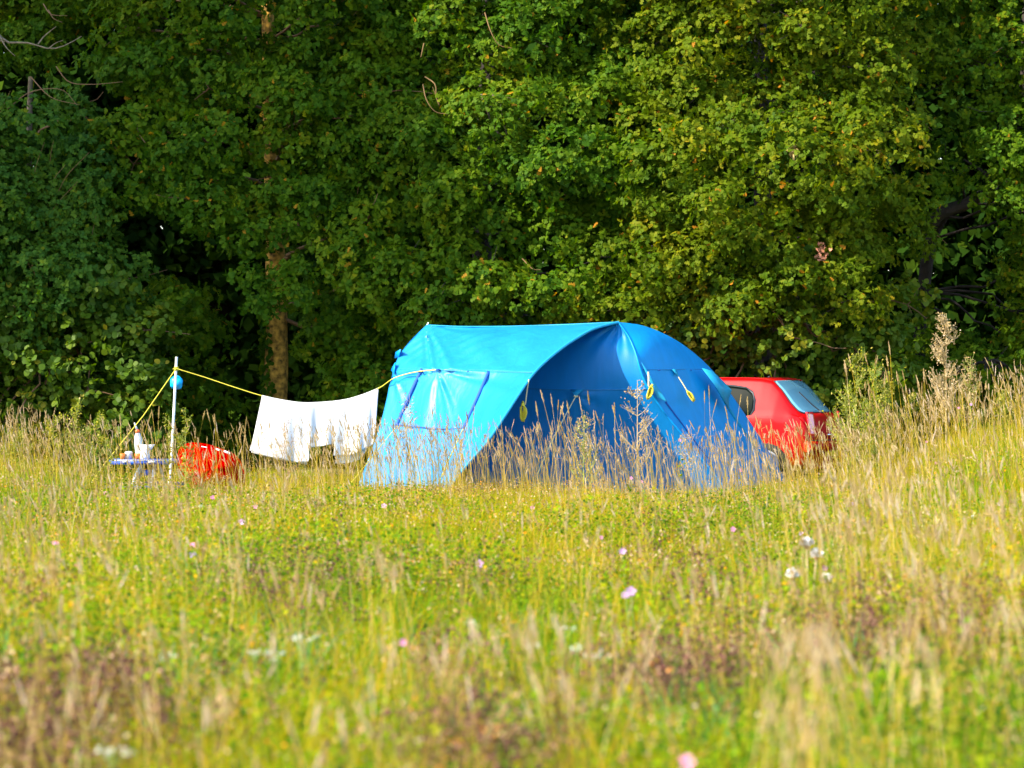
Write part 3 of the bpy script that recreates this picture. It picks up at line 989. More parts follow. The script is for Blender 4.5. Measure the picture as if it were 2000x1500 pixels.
# ------------------------------------------------------------ camp table and things on it
TD = 41.6
tc_ = at(280, 985, TD)
tz = at(280, 900, TD).z
table = empty('picnic_table', (tc_.x, TD, gz(tc_.x, TD)), 'low blue and grey folding picnic table behind the grass at the left', 'table')
mb = MB()
cx = at(282, 900, TD).x
mb.box((cx, TD, tz), (.82, .60, .045))
mb.box((cx, TD - .305, tz - .012), (.80, .012, .05))
mb.build('tabletop', M['blue_plastic'], table)
mb = MB()
mb.box((cx, TD - .314, tz + .016), (.80, .006, .007))
mb.box((cx - .21, TD - .318, tz), (.05, .006, .028)); mb.box((cx + .13, TD - .318, tz - .004), (.09, .006, .02))
tag(mb.build('edge_trim', M['white_plastic'], table), kind='stuff')
zb = gz(cx, TD)
for (x1, x2, yy) in ((279, 262, -.2), (306, 300, -.2), (279, 262, .2), (306, 318, .2)):
    mb = MB()
    a_ = at(x1, 905, TD); b2 = at(x2, 948, TD)
    mb.tube([Vector((a_.x, TD + yy, tz - .03)), Vector(((a_.x + b2.x) / 2, TD + yy, (tz + b2.z) / 2)), Vector((b2.x, TD + yy, b2.z)), Vector((b2.x + (b2.x - a_.x) * .6, TD + yy, zb))], [.022, .024, .026, .022], 8)
    mb.build('leg', M['grey_metal'], table, smooth=True)
mb = MB(); mb.box(at(287, 923, TD - .2), (.10, .03, .07)); mb.build('brace', M['blue_plastic'], table)
for sx, yy in ((-1, -.55), (1, .45)):
    c0 = at(275 if sx < 0 else 315, 952 if sx < 0 else 944, TD + yy)
    mb = MB(); mb.box(c0, (1.0 if sx < 0 else .6, .22, .035)); mb.build('bench_seat', M['blue_plastic'], table)
    mb = MB(); mb.box(c0 + Vector((0, 0, -.03)), (1.04 if sx < 0 else .64, .06, .02))
    for e in (-.35, .35): mb.box((c0.x + e * (.9 if sx < 0 else .6), c0.y, (c0.z + zb) / 2 - .02), (.03, .03, max(.05, c0.z - zb)))
    mb.build('bench_frame', M['grey_metal'], table)

bp_ = Vector((at(277, 895, TD).x, TD - .12, tz + .023))
bot = empty('spray_bottle', bp_, 'grey bottle with an orange collar and slanting nozzle on the blue table', 'bottle')
ax = Vector((-.12, 0, 1))
mb = MB(); mb.lathe(bp_, [(.0, 0), (.055, 0), (.058, .05), (.058, .22), (.052, .27), (.038, .315), (.026, .335), (.0, .336)], 18, ax)
mb.build('body', M['grey_plastic'], bot, smooth=True)
mb = MB(); mb.lathe(bp_ + ax * .336, [(.0, 0), (.030, 0), (.030, .03), (.022, .036), (0, .036)], 16, ax); mb.build('collar', M['orange'], bot, smooth=True)
mb = MB(); mb.lathe(bp_ + ax * .372, [(.0, 0), (.016, 0), (.014, .04), (.006, .10), (.0, .10)], 12, Vector((-.4, 0, 1))); mb.build('nozzle', M['grey_plastic'], bot, smooth=True)
jp = Vector((at(287, 895, TD).x, TD - .22, tz + .023))
jug = empty('white_jug', jp, 'white jug with a pointed lip, before the grey bottle on the table', 'jug')
mb = MB(); mb.lathe(jp, [(0, 0), (.060, 0), (.064, .05), (.060, .13), (.068, .185), (.064, .185), (.056, .13), (.056, .02), (0, .015)], 20)
mb.build('body', M['white_plastic'], jug, smooth=True)
mb = MB(); mb.add([jp + Vector(v) for v in ((.045, -.03, .13), (.045, .03, .13), (.06, .035, .185), (.06, -.035, .185), (.125, 0, .19), (.06, 0, .10))],
                  [(0, 3, 4), (1, 4, 2), (0, 4, 5), (1, 5, 4)]); mb.build('lip', M['white_plastic'], jug, solid=.004)
for (px, lab, m_) in ((243, 'small orange-red beaker at the left end of the blue table', 'orange'), (272, 'small orange beaker beside the white jug on the blue table', 'orange')):
    p = Vector((at(px, 895, TD).x, TD - .2, tz + .023))
    mb = MB(); mb.lathe(p, [(0, 0), (.028, 0), (.036, .075), (.033, .075), (.026, .008), (0, .008)], 16)
    tag(mb.build('beaker', M[m_], origin=p, smooth=True), lab, 'beaker')
for (px, lab) in ((254, 'small pale grey pot beside the orange-red beaker on the blue table'),):
    p = Vector((at(px, 895, TD).x, TD - .16, tz + .023))
    mb = MB(); mb.lathe(p, [(0, 0), (.045, 0), (.05, .06), (.05, .09), (.04, .10), (0, .105)], 16)
    tag(mb.build('pot', M['grey_plastic'], origin=p, smooth=True), lab, 'pot')

# red camp chair
CD = 42.2
cc0 = at(415, 915, CD)
chair = empty('camp_chair', (cc0.x, CD, gz(cc0.x, CD)), 'red round-backed camp chair with white flashes along its rim, between pole and washing', 'chair')
mb = MB()
prof = [(348, 898), (352, 878), (366, 868), (386, 867), (410, 871), (436, 880), (458, 890), (470, 904), (477, 925), (476, 945), (462, 957), (430, 964), (400, 964), (380, 955), (366, 935), (352, 915)]
C = crom([at(x, y, CD) for x, y in prof + prof[:1]], 65)[:-1]
G = []
cen = np.array(at(415, 916, CD))
for k in range(10):
    s = 1 - k / 9
    ring_ = cen + (C - cen) * s
    ring_ = ring_ + np.array([[0, -.16 * (1 - s * s), 0]]) + (np.array([[0, .012, 0]]) * np.sin(np.linspace(0, 40, 64))[:, None] * s * (1 - s) * 3)
    G.append(np.concatenate([ring_, ring_[:1]]))
mb.grid(np.array(G)); mb.build('seat_shell', M['red_cloth'], chair, smooth=True, solid=.008)
mb = MB(); mb.tube([Vector(p) for p in C] + [Vector(C[0])], .016, 8); mb.build('rim', M['red_cloth'], chair, smooth=True)
for (i0, i1) in (((393, 873), (404, 875)), ((421, 877), (429, 880)), ((437, 881), (449, 886))):
    mb = MB(); mb.tube([at(*i0, CD - .02), at(*i1, CD - .02)], .015, 8); mb.build('rim_flash', M['white_plastic'], chair, smooth=True)
for sx in (-.28, .28):
    for sy in (-.05, .4):
        mb = MB(); mb.tube([Vector((cc0.x + sx * .6, CD + .1, cc0.z - .1)), Vector((cc0.x + sx, CD + sy, gz(cc0.x, CD)))], .012, 7)
        mb.build('leg', M['grey_metal'], chair)

# hose at the tent foot
mb = MB(); mb.tube([Vector(p) for p in crom(A((585, 962, 40.4), (610, 967, 40.2), (640, 965, 40.1), (662, 960, 40.1), (690, 958, 40.3)), 24)], .012, 8)
tag(mb.build('garden_hose', M['hose'], smooth=True, origin=at(640, 965, 40.2)), 'pale blue hose lying in the grass by the left foot of the tent', 'hose')
mb = MB(); mb.lathe(at(665, 958, 40.15), [(0, 0), (.03, 0), (.035, .03), (.02, .05), (0, .05)], 10)
tag(mb.build('tap_fitting', M['ball'], origin=at(665, 958, 40.15)), 'small bright blue fitting at the end of the pale hose', 'fitting')

# ------------------------------------------------------------ red hatchback
# local frame: x forward from the rear bumper, y to the car's left, z up
CARO = Vector((4.29, 44.1, 0.0))       # rear centre on the ground
HD = R(155)                            # heading
ch_, sh_ = math.cos(HD), math.sin(HD)
CARZ = 0.07


def cw(x, y, z):
    return Vector((CARO.x + ch_ * x - sh_ * y, CARO.y + sh_ * x + ch_ * y, CARZ + z))


car = empty('parked_car', (CARO.x, CARO.y, CARZ), 'red small hatchback parked behind the right end of the tent, rear window coloured pale blue like mirrored sky', 'car')
xs_top = [0.0, .03, .08, .16, .24, .34, .46, .60, .74, .90, 1.3, 1.8, 2.15, 2.35, 2.60, 2.85, 3.1, 3.5, 3.72, 3.82]
zs_top = [.66, .84, .93, .975, 1.05, 1.16, 1.285, 1.395, 1.425, 1.435, 1.44, 1.43, 1.40, 1.33, 1.17, 1.02, .95, .86, .74, .55]


def z_top(x): return np.interp(x, xs_top, zs_top)


def z_belt(x): return np.minimum(np.interp(x, [0, .1, .5, 3, 3.82], [.88, .93, .95, .88, .6]), z_top(x) - .015)


def w_body(x): return np.interp(x, [0, .05, .2, .5, 1, 2.8, 3.4, 3.7, 3.82], [.62, .72, .79, .82, .83, .83, .79, .70, .52])


def w_roof(x):
    return np.interp(x, [0, .1, .25, .6, 1.0, 2.1, 2.5, 2.9, 3.82], [.70, .73, .71, .635, .635, .64, .68, .74, .55])


def section(x):
    zt, zb_, wb, wr = z_top(x), z_belt(x), w_body(x), min(w_roof(x), w_body(x))
    P = [(0, .22), (wb * .9, .22), (wb * .985, .30), (wb, .48), (wb * .995, .62), (wb * .975, .5 * (.62 + zb_) + .03), (wb * .965, zb_ - .03), (wb * .945, zb_)]
    k = 5
    for i in range(1, k + 1):
        t = i / k
        P.append((wb * .945 + (wr - wb * .945) * (t ** 1.15), zb_ + (zt - .055 - zb_) * t))
    P += [(wr - .012, zt - .034), (wr - .05, zt - .014), (wr * .5, zt - .002 + .0), (0, zt)]
    return P


mb = MB()
XS = np.concatenate([np.linspace(0, .9, 34), np.linspace(.95, 3.82, 46)])
G = []
for x in XS:
    s = section(x)
    full = s + [(-a_, b_) for a_, b_ in s[::-1][1:]]
    xo = [x for _ in full]
    # tuck the bumper corners so the tail is round in plan
    G.append([tuple(cw(x + .10 * (abs(a_) / .8) ** 3 * (1 if x < .3 else max(0, 1 - (x - .3) * 3)), a_, b_)) for a_, b_ in full])
mb.grid(np.array(G))
# rear closure
s0 = G[0]
mb.poly(s0)
mb.poly(G[-1])
body = mb.build('body', M['carpaint'], car, smooth=True)
bpy.data.meshes[body.data.name].polygons.foreach_set('use_smooth', np.ones(len(body.data.polygons), dtype=bool))


def side_y(x, z):
    zt, zb_, wb, wr = z_top(x), z_belt(x), w_body(x), min(w_roof(x), w_body(x))
    t = np.clip((z - zb_) / max(.01, (zt - .055 - zb_)), 0, 1)
    return wb * .945 + (wr - wb * .945) * (t ** 1.15)


def side_patch(outline, off, name, mat, sgn=1, n=14):
    """outline: (x, z_low, z_high) stations."""
    xs = [o_[0] for o_ in outline]
    G_ = []
    for x in np.linspace(xs[0], xs[-1], 40):
        lo_ = np.interp(x, xs, [o_[1] for o_ in outline]); hi_ = np.interp(x, xs, [o_[2] for o_ in outline])
        G_.append([tuple(cw(x, sgn * (side_y(x, z) + off), z)) for z in np.linspace(lo_, hi_, n)])
    mbx = MB(); mbx.grid(np.array(G_))
    return mbx.build(name, mat, car, smooth=True, solid=.004)


def rear_patch(rows, off, name, mat, n=16):
    """rows: (x along the tail, half width left, half width right)."""
    G_ = []
    xs = [r_[0] for r_ in rows]
    for x in np.linspace(xs[0], xs[-1], 26):
        a_ = np.interp(x, xs, [r_[1] for r_ in rows]); b_ = np.interp(x, xs, [r_[2] for r_ in rows])
        dz = (z_top(x + .02) - z_top(x - .02)) / .04
        nn = math.hypot(1, dz)
        row = []
        for y in np.linspace(-a_, b_, n):
            zc = z_top(x) - .010 * (abs(y) / .6) ** 3
            row.append(tuple(cw(x - off * dz / nn + .10 * (abs(y) / .8) ** 3 * (1 if x < .3 else max(0, 1 - (x - .3) * 3)), y, zc + off / nn)))
        G_.append(row)
    mbx = MB(); mbx.grid(np.array(G_))
    return mbx.build(name, mat, car, smooth=True, solid=.004)


for sg in (1, -1):
    side_patch([(.83, 1.02, 1.12), (.855, .95, 1.22), (.95, .91, 1.295), (1.1, .91, 1.315), (1.3, .90, 1.335), (1.42, .90, 1.34)], .006, 'side_window', M['glass'], sg)
    side_patch([(1.50, .955, 1.34), (1.9, .95, 1.335), (2.2, .945, 1.295), (2.5, .94, 1.13), (2.72, .935, 1.0), (2.8, .93, .94)], .006, 'side_window', M['glass'], sg)
    side_patch([(.80, 1.00, 1.14), (.83, .93, 1.24), (.95, .89, 1.312), (1.1, .89, 1.335), (1.3, .935, 1.352), (2.2, .925, 1.312), (2.5, .92, 1.15), (2.85, .915, .93)], .002, 'window_seal', M['trim'], sg)
rear_patch([(.16, .54, .54), (.19, .60, .60), (.3, .605, .605), (.5, .57, .57), (.585, .545, .545), (.60, .51, .51)], .006, 'rear_window', M['rear_glass_sky'])
rear_patch([(.145, .56, .56), (.18, .625, .625), (.3, .63, .63), (.5, .595, .595), (.615, .555, .555)], .002, 'rear_window_seal', M['trim'])
mb = MB(); mb.tube([cw(.15, 0, .985), cw(.25, .08, 1.085), cw(.40, .15, 1.245)], .008, 6); mb.box(cw(.14, 0, .975), (.05, .05, .04), HD)
mb.build('wiper', M['trim'], car)
for sg in (1, -1):
    # tall lamp on each corner
    G_ = []
    for z in np.linspace(.66, .98, 10):
        G_.append([tuple(cw(.0 + .10 * (abs(y) / .8) ** 3 - .008 + (z - .62) * .18, sg * y, z)) for y in np.linspace(.50, .66, 8)])
    mbx = MB(); mbx.grid(np.array(G_)); mbx.build('tail_light', M['lamp_red'], car, smooth=True, solid=.02)
mb = MB()
mb.tube([cw(-.03 + .12 * (abs(y) / .8) ** 2, y, .52) for y in np.linspace(-.74, .74, 15)], .075, 10)
mb.build('bumper', M['carpaint'], car, smooth=True)
mb = MB(); mb.box(cw(-.02, .0, .44), (.012, .52, .115), HD)
mb.build('number_plate', M['plate'], car)
mb = MB(); mb.box(cw(-.004, 0, .74), (.012, .05, .06), HD); mb.box(cw(-.004, 0.02, .775), (.012, .02, .03), HD); mb.build('badge', M['chrome'], car)
mb = MB(); mb.box(cw(-.004, 0, .67), (.02, .26, .025), HD); mb.build('tailgate_handle', M['chrome'], car)
# shut lines
mb = MB()
mb.tube([cw(.012 + .10 * (abs(y) / .8) ** 3 - .012, y, .60) for y in np.linspace(-.66, .66, 15)], .006, 5)
for sg in (1, -1):
    mb.tube([cw(x, sg * (side_y(x, z_belt(x)) + .003), z_belt(x) - .10) for x in np.linspace(.30, 3.2, 30)], .004, 5)
    mb.tube([cw(1.44, sg * (side_y(1.44, z) + .004) if z > .9 else sg * (w_body(1.44) + .002), z) for z in np.linspace(.3, 1.36, 14)], .006, 5)
mb.build('shut_lines', M['trim'], car)
# thin gutter line on the roof
for sg in (1, -1):
    mb = MB(); mb.tube([cw(x, sg * (w_roof(x) - .045), z_top(x) - .004) for x in np.linspace(.62, 2.2, 20)], .006, 6)
    mb.build('roof_rail', M['carpaint'], car, smooth=True)
mb = MB(); mb.tube([cw(.95, 0, 1.42), cw(.85, 0, 1.46)], .01, 6); mb.build('aerial', M['trim'], car)
for x in (.62, 3.05):
    for sg in (1, -1):
        w = MB()
        axv = cw(0, 1, 0) - cw(0, 0, 0)
        c0 = cw(x, sg * .74, .29) - axv * .09
        w.lathe(c0, [(.18, 0), (.27, 0), (.29, .03), (.29, .14), (.27, .18), (.18, .18)], 26, axv)
        wheel = w.build('wheel', M['rubber'], car, smooth=True)
        w = MB(); w.lathe(c0 + axv * (.175 if sg > 0 else -.005), [(0, 0), (.05, .012 * sg), (.14, .0), (.185, .008)], 26, axv)
        rim = w.build('rim', M['grey_metal'], wheel, smooth=True)
# mirrors
for sg in (1, -1):
    mb = MB(); mb.lathe(cw(2.55, sg * .84, .98), [(0, 0), (.07, .02), (.08, .07), (.05, .14), (0, .15)], 12, cw(0, sg, .1) - cw(0, 0, 0))
    mb.build('wing_mirror', M['carpaint'], car, smooth=True)

# ------------------------------------------------------------ meadow
def scatter(n, y0=7.0, y1=45.5, margin=2.0, power=1.0):
    """Uniform-by-area points over the field of view, widened for side steps."""
    y = np.sqrt(rng.uniform(y0 ** 2 * power, y1 ** 2 * power, n * 2) / power)
    x = rng.uniform(-1, 1, n * 2) * (y * .160 + margin)
    return x[:n], y[:n]


def free(x, y):
    """Keep plants out of the tent, the car and the table."""
    in_tent = (y > 39.6) & (y < 44.5) & (x > -1.9) & (x < 3.1) | ((y > 38.9 + np.clip((-x - .3) * .9, 0, 3)) & (y <= 39.6) & (x > -1.9) & (x < -.6))
    in_car = (y > 43.0) & (y < 46.8) & (x > .3) & (x < 4.2)
    return ~(in_tent | in_car)


def blades(mb, x, y, h, w, lean, tint, sweep=2.0, az=None, ts=(0, .4, .75, 1.0), wt=(1, .85, .55, .06), z0=None):
    n = len(x)
    z = ground_z(x, y) - .01 if z0 is None else z0
    a = rng.uniform(0, 2 * np.pi, n) if az is None else az
    fa = rng.normal(0, .7, n)         # blade faces vary about facing +-y
    dx, dy = np.cos(a), np.sin(a)
    V = np.empty((n, len(ts), 2, 3), dtype=np.float32)
    sx, sy = np.cos(fa), np.sin(fa)
    for i, (t, k) in enumerate(zip(ts, wt)):
        cx_ = x + dx * lean * h * t ** sweep
        cy_ = y + dy * lean * h * t ** sweep
        cz_ = z + h * (t - .35 * lean ** 2 * t ** 2)
        V[:, i, 0] = np.stack([cx_ - sx * w * k / 2, cy_ - sy * w * k / 2, cz_], 1)
        V[:, i, 1] = np.stack([cx_ + sx * w * k / 2, cy_ + sy * w * k / 2, cz_], 1)
    base = (np.arange(n) * len(ts) * 2)[:, None]
    F = np.concatenate([base + np.array([[2 * i, 2 * i + 1, 2 * i + 3, 2 * i + 2]]) for i in range(len(ts) - 1)], 0)
    mb.add(V.reshape(-1, 3), F, np.repeat(tint.astype(np.float32), len(ts) * 2))
    tip = np.stack([x + dx * lean * h, y + dy * lean * h, z + h * (1 - .35 * lean ** 2)], 1)
    tdir = np.stack([dx * lean * sweep, dy * lean * sweep, 1 - .7 * lean ** 2], 1)
    tdir /= np.linalg.norm(tdir, axis=1, keepdims=True)
    return tip, tdir


def pnoise(x, y, s, seed):
    r_ = np.random.default_rng(seed)
    v = 0
    for k in range(5):
        a = r_.uniform(0, 6.28); f = s * r_.uniform(.6, 1.8); p = r_.uniform(0, 6.28)
        v = v + np.sin((x * np.cos(a) + y * np.sin(a) * .6) * f + p)
    return v / 5


def spindles(mb, tip, tdir, L, w, tint):
    """Seed heads: crossed jagged ribbons round the stalk tip."""
    n = len(tip)
    side = np.cross(tdir, rng.normal(size=(n, 3)))
    side /= np.linalg.norm(side, axis=1, keepdims=True) + 1e-9
    s2 = np.cross(tdir, side)
    prof_t = np.array([-.05, .1, .22, .36, .5, .64, .78, .9, 1.05])
    prof_w = np.array([.1, .7, .5, 1., .65, .95, .5, .55, .03])
    for s in (side, s2):
        V = np.empty((n, 9, 2, 3), dtype=np.float32)
        for i in range(9):
            c = tip + tdir * (L * (prof_t[i] - .3))[:, None]
            jl = rng.uniform(.6, 1.25, n); jr = rng.uniform(.6, 1.25, n)
            V[:, i, 0] = c - s * (w * prof_w[i] * jl / 2)[:, None]
            V[:, i, 1] = c + s * (w * prof_w[i] * jr / 2)[:, None]
        base = (np.arange(n) * 18)[:, None]
        F = np.concatenate([base + np.array([[2 * i, 2 * i + 1, 2 * i + 3, 2 * i + 2]]) for i in range(8)], 0)
        mb.add(V.reshape(-1, 3), F, np.repeat(tint.astype(np.float32), 18))


M['grass'] = leaf_mat('meadow_grass', [(0, (.030, .15, .03)), (.2, (.08, .24, .010)), (.4, (.20, .30, .003)), (.6, (.33, .33, .003)), (.8, (.50, .27, .003)), (1, (.54, .38, .10))], .42, .7, .05, patch=(.75, .8))
M['straw'] = leaf_mat('dry_straw', [(0, (.18, .20, .01)), (.4, (.38, .26, .008)), (.7, (.46, .32, .05)), (1, (.54, .40, .20))], .3, .7, .2)
M['head'] = leaf_mat('seed_head', [(0, (.22, .15, .05)), (.4, (.37, .26, .10)), (.75, (.47, .35, .18)), (1, (.55, .44, .31))], .3, .9, .1)
M['forb'] = leaf_mat('forb_leaf', [(0, (.02, .07, .006)), (.3, (.09, .19, .003)), (.6, (.22, .29, .003)), (.85, (.44, .30, .004)), (1, (.55, .20, .006))], .4, .7, .05, patch=(.8, .4))
M['purple'] = leaf_mat('purplish_seed', [(0, (.06, .02, .02)), (.4, (.13, .055, .045)), (.75, (.27, .15, .09)), (1, (.42, .30, .16))], .15, .9, .1)
M['white_fl'] = leaf_mat('white_floret', [(0, (.6, .6, .5)), (1, (.75, .75, .68))], .3, .8, .1)

# green and yellowing grass
mb = MB()
x, y = scatter(175000, 7.0, 45.0, 2.8)
cx0, cy0 = scatter(30000, 7.0, 45.0, 2.8)
x = np.concatenate([x, np.repeat(cx0, 8) + rng.normal(0, .045, 30000 * 8)])
y = np.concatenate([y, np.repeat(cy0, 8) + rng.normal(0, .045, 30000 * 8)])
clump = np.concatenate([np.zeros(175000), np.repeat(rng.normal(0, 1, 30000), 8)])
k = free(x, y) & (rng.random(len(x)) > .62 * sstep(.0, .3, pnoise(x, y, 1.7, 21))) & (rng.random(len(x)) > .75 * (y > 34) * (x * 40 / y < -3.1) * (x * 40 / y > -5.2))
x, y, clump = x[k], y[k], clump[k]
n = len(x)
pn = pnoise(x, y, 1.1, 3)
h = rng.uniform(.16, .42, n) * (1 + .22 * pn + .16 * clump) * (1 - .32 * sstep(31, 35, y) * (x * 40 / y > -5.3) * (x * 40 / y < 4.1))
tint = np.clip(.46 + .20 * pn + .14 * clump + rng.normal(0, .16, n), 0, 1)
lean = np.where(rng.random(n) < .35, rng.uniform(.6, 1.15, n), rng.uniform(.05, .6, n))
blades(mb, x, y, h * (1 + .25 * (lean > .6)), rng.uniform(.004, .009, n), lean, tint)
tag(mb.build('meadow_grass', M['grass']), 'dense green and yellowing meadow grass', 'grass', kind='stuff')

# broad blue-green blades in tufts
mb = MB()
for px, py, cnt in [(385, 1130, 60), (460, 1060, 50), (360, 1290, 60), (590, 1200, 40), (1560, 960, 70), (1500, 900, 40), (1350, 1380, 40), (1640, 1250, 50), (620, 1260, 40), (1010, 1420, 40), (880, 1010, 40), (1250, 900, 40), (20, 1250, 60)]:
    d0 = 1.3 * F_PX / max(py - HOR, 190)
    x = (px - 1000) / F_PX * d0 + rng.normal(0, .12, cnt); y = d0 + rng.normal(0, .25, cnt)
    blades(mb, x, y, rng.uniform(.3, .52, cnt), rng.uniform(.008, .014, cnt), rng.uniform(.1, .9, cnt), np.clip(rng.normal(.35, .2, cnt), 0, 1))
M['rush'] = leaf_mat('blue_green_blade', [(0, (.03, .16, .06)), (.6, (.10, .30, .07)), (1, (.22, .38, .05))], .4, .6, .15)
tag(mb.build('broad_grass_tufts', M['rush']), 'broad blue-green grass tufts scattered in the meadow', 'grass', kind='stuff')
# tiny dry florets mixed through the sward
mb = MB()
x, y = scatter(20000, 9, 44, 2.8)
k = free(x, y) & (pnoise(x, y, 2.3, 77) > -.1); x, y = x[k], y[k]; n = len(x); per = 7
P = np.stack([np.repeat(x, per) + rng.normal(0, .03, n * per), np.repeat(y, per) + rng.normal(0, .03, n * per), np.repeat(ground_z(x, y) + rng.uniform(.3, .5, n) * (1 - .3 * sstep(31, 35, y)), per) + rng.normal(0, .02, n * per)], 1)
leaves(mb, P, rng.normal(size=P.shape), rng.normal(size=P.shape), rng.uniform(.007, .018, n * per), np.clip(np.repeat(rng.normal(.45, .3, n), per) + rng.normal(0, .1, n * per), 0, 1), 'small')
M['fleck'] = leaf_mat('dry_floret', [(0, (.10, .04, .03)), (.35, (.30, .17, .06)), (.6, (.50, .33, .16)), (.85, (.55, .42, .30)), (1, (.62, .24, .02))], .3, .9, .05)
tag(mb.build('dry_florets', M['fleck']), 'tiny tan and brown dry florets mixed through the meadow', 'plants', kind='stuff')

# taller golden leaves and bare straws
mb = MB(); mh = MB()
x, y = scatter(24000, 8.0, 44.0, 2.8)
k0 = (rng.random(len(x)) < np.where((y > 33) & (x * 40 / y < -2.9) & (x * 40 / y > -5.3), .3, 1)); x, y = x[k0], y[k0]
k = free(x, y) & (pnoise(x, y, 1.4, 9) + rng.normal(0, .35, len(x)) > -.15)
x, y = x[k], y[k]; n = len(x)
h = rng.uniform(.34, .66, n) * (1 - .25 * sstep(33, 35, y))
blades(mb, x, y, h, rng.uniform(.003, .0055, n), rng.uniform(.02, .35, n), np.clip(rng.normal(.35, .2, n), 0, 1))
# flowering stalks with heads
x, y = scatter(15500, 8.5, 43.5, 2.8)
x2 = np.concatenate([rng.uniform(-2.6, 3.4, 480), rng.uniform(-2.1, -.5, 330)]); y2 = np.concatenate([rng.uniform(34.0, 38.6, 480), rng.uniform(36, 38.4, 330)])
x = np.concatenate([x, x2]); y = np.concatenate([y, y2])
xs_ = x * 40 / y
dens = .26 + .55 * sstep(3.2, 4.6, xs_) + .2 * sstep(4.8, 5.6, -xs_) + .55 * np.exp(-((y - 36.5) / 2.2) ** 2)
dens = dens * np.where((xs_ < -2.9) & (xs_ > -5.3) & (y > 30), 1.0, 1) * (.35 + 1.3 * sstep(-.3, .5, pnoise(x, y, 1.3, 55)))
k = free(x, y) & (rng.random(len(x)) < dens) & ~((y > 39.2) & (xs_ > -3.2) & (xs_ < 4.0)) & ~((y > 38.4) & (xs_ > -2.3) & (xs_ < 3.2))
x, y = x[k], y[k]; n = len(x); xs_ = x * 40 / y
h = rng.uniform(.50, .98, n) + .12 * (np.abs(y - 36) < 2.4) * rng.random(n) + .18 * sstep(3.4, 5, xs_) * rng.random(n)
h = np.where((y < 30), h * .88, h)
lean = rng.uniform(.02, .28, n)
az = np.where(rng.random(n) < .6, rng.normal(math.pi, .6, n), rng.uniform(0, 6.28, n))
tint = np.clip(rng.normal(.5, .22, n), 0, 1)
tip, td = blades(mb, x, y, h, rng.uniform(.003, .0048, n), lean, tint, az=az, wt=(1, .9, .75, .5))
spindles(mh, tip, td, rng.uniform(.05, .12, n), rng.uniform(.008, .017, n), np.clip(tint + rng.normal(.1, .15, n), 0, 1))
# open panicles: three to five short side twigs
k = rng.random(n) < .3
tp, tdd = tip[k], td[k]
for q in range(5):
    side = rng.normal(size=tp.shape) * .45 + tdd
    side /= np.linalg.norm(side, axis=1, keepdims=True)
    st = tp - tdd * rng.uniform(.0, .10, (len(tp), 1))
    spindles(mh, st + side * .03, side, rng.uniform(.03, .06, len(tp)), rng.uniform(.005, .009, len(tp)), np.clip(rng.normal(.6, .2, len(tp)), 0, 1))
tag(mb.build('dry_grass_stalks', M['straw']), 'tall dry golden grass stalks standing over the meadow', 'grass', kind='stuff')
tag(mh.build('grass_seed_heads', M['head']), 'pinkish-tan seed heads on the tall grass stalks', 'grass', kind='stuff')

# leafy low forbs
mb = MB()
x, y = scatter(84000, 7.5, 44.5, 2.8)
pf = pnoise(x, y, 1.7, 21)
k = free(x, y) & (pf + rng.normal(0, .25, len(x)) > .0)
x, y, pf = x[k], y[k], pf[k]; n = len(x)
hh = rng.uniform(.20, .42, n) * (1 + .5 * sstep(0, .5, pf)) * (1 - .5 * sstep(29, 34, y))
per = 9
P = np.stack([np.repeat(x, per) + rng.normal(0, .05, n * per), np.repeat(y, per) + rng.normal(0, .05, n * per), np.repeat(ground_z(x, y), per) + np.repeat(hh, per) * rng.uniform(.35, 1.05, n * per)], 1)
D = rng.normal(size=P.shape); D[:, 2] = np.abs(D[:, 2]) * .5
Nn = rng.normal(size=P.shape) * .6 + np.array([[0, -.3, 1]])
leaves(mb, P, D, Nn, rng.uniform(.014, .034, n * per), np.clip(.40 + .25 * np.repeat(pnoise(x, y, .9, 33), per) + rng.normal(0, .20, n * per), 0, 1), 'small')
tag(mb.build('low_forbs', M['forb']), 'low leafy yellow-green meadow plants between the grasses', 'plants', kind='stuff')

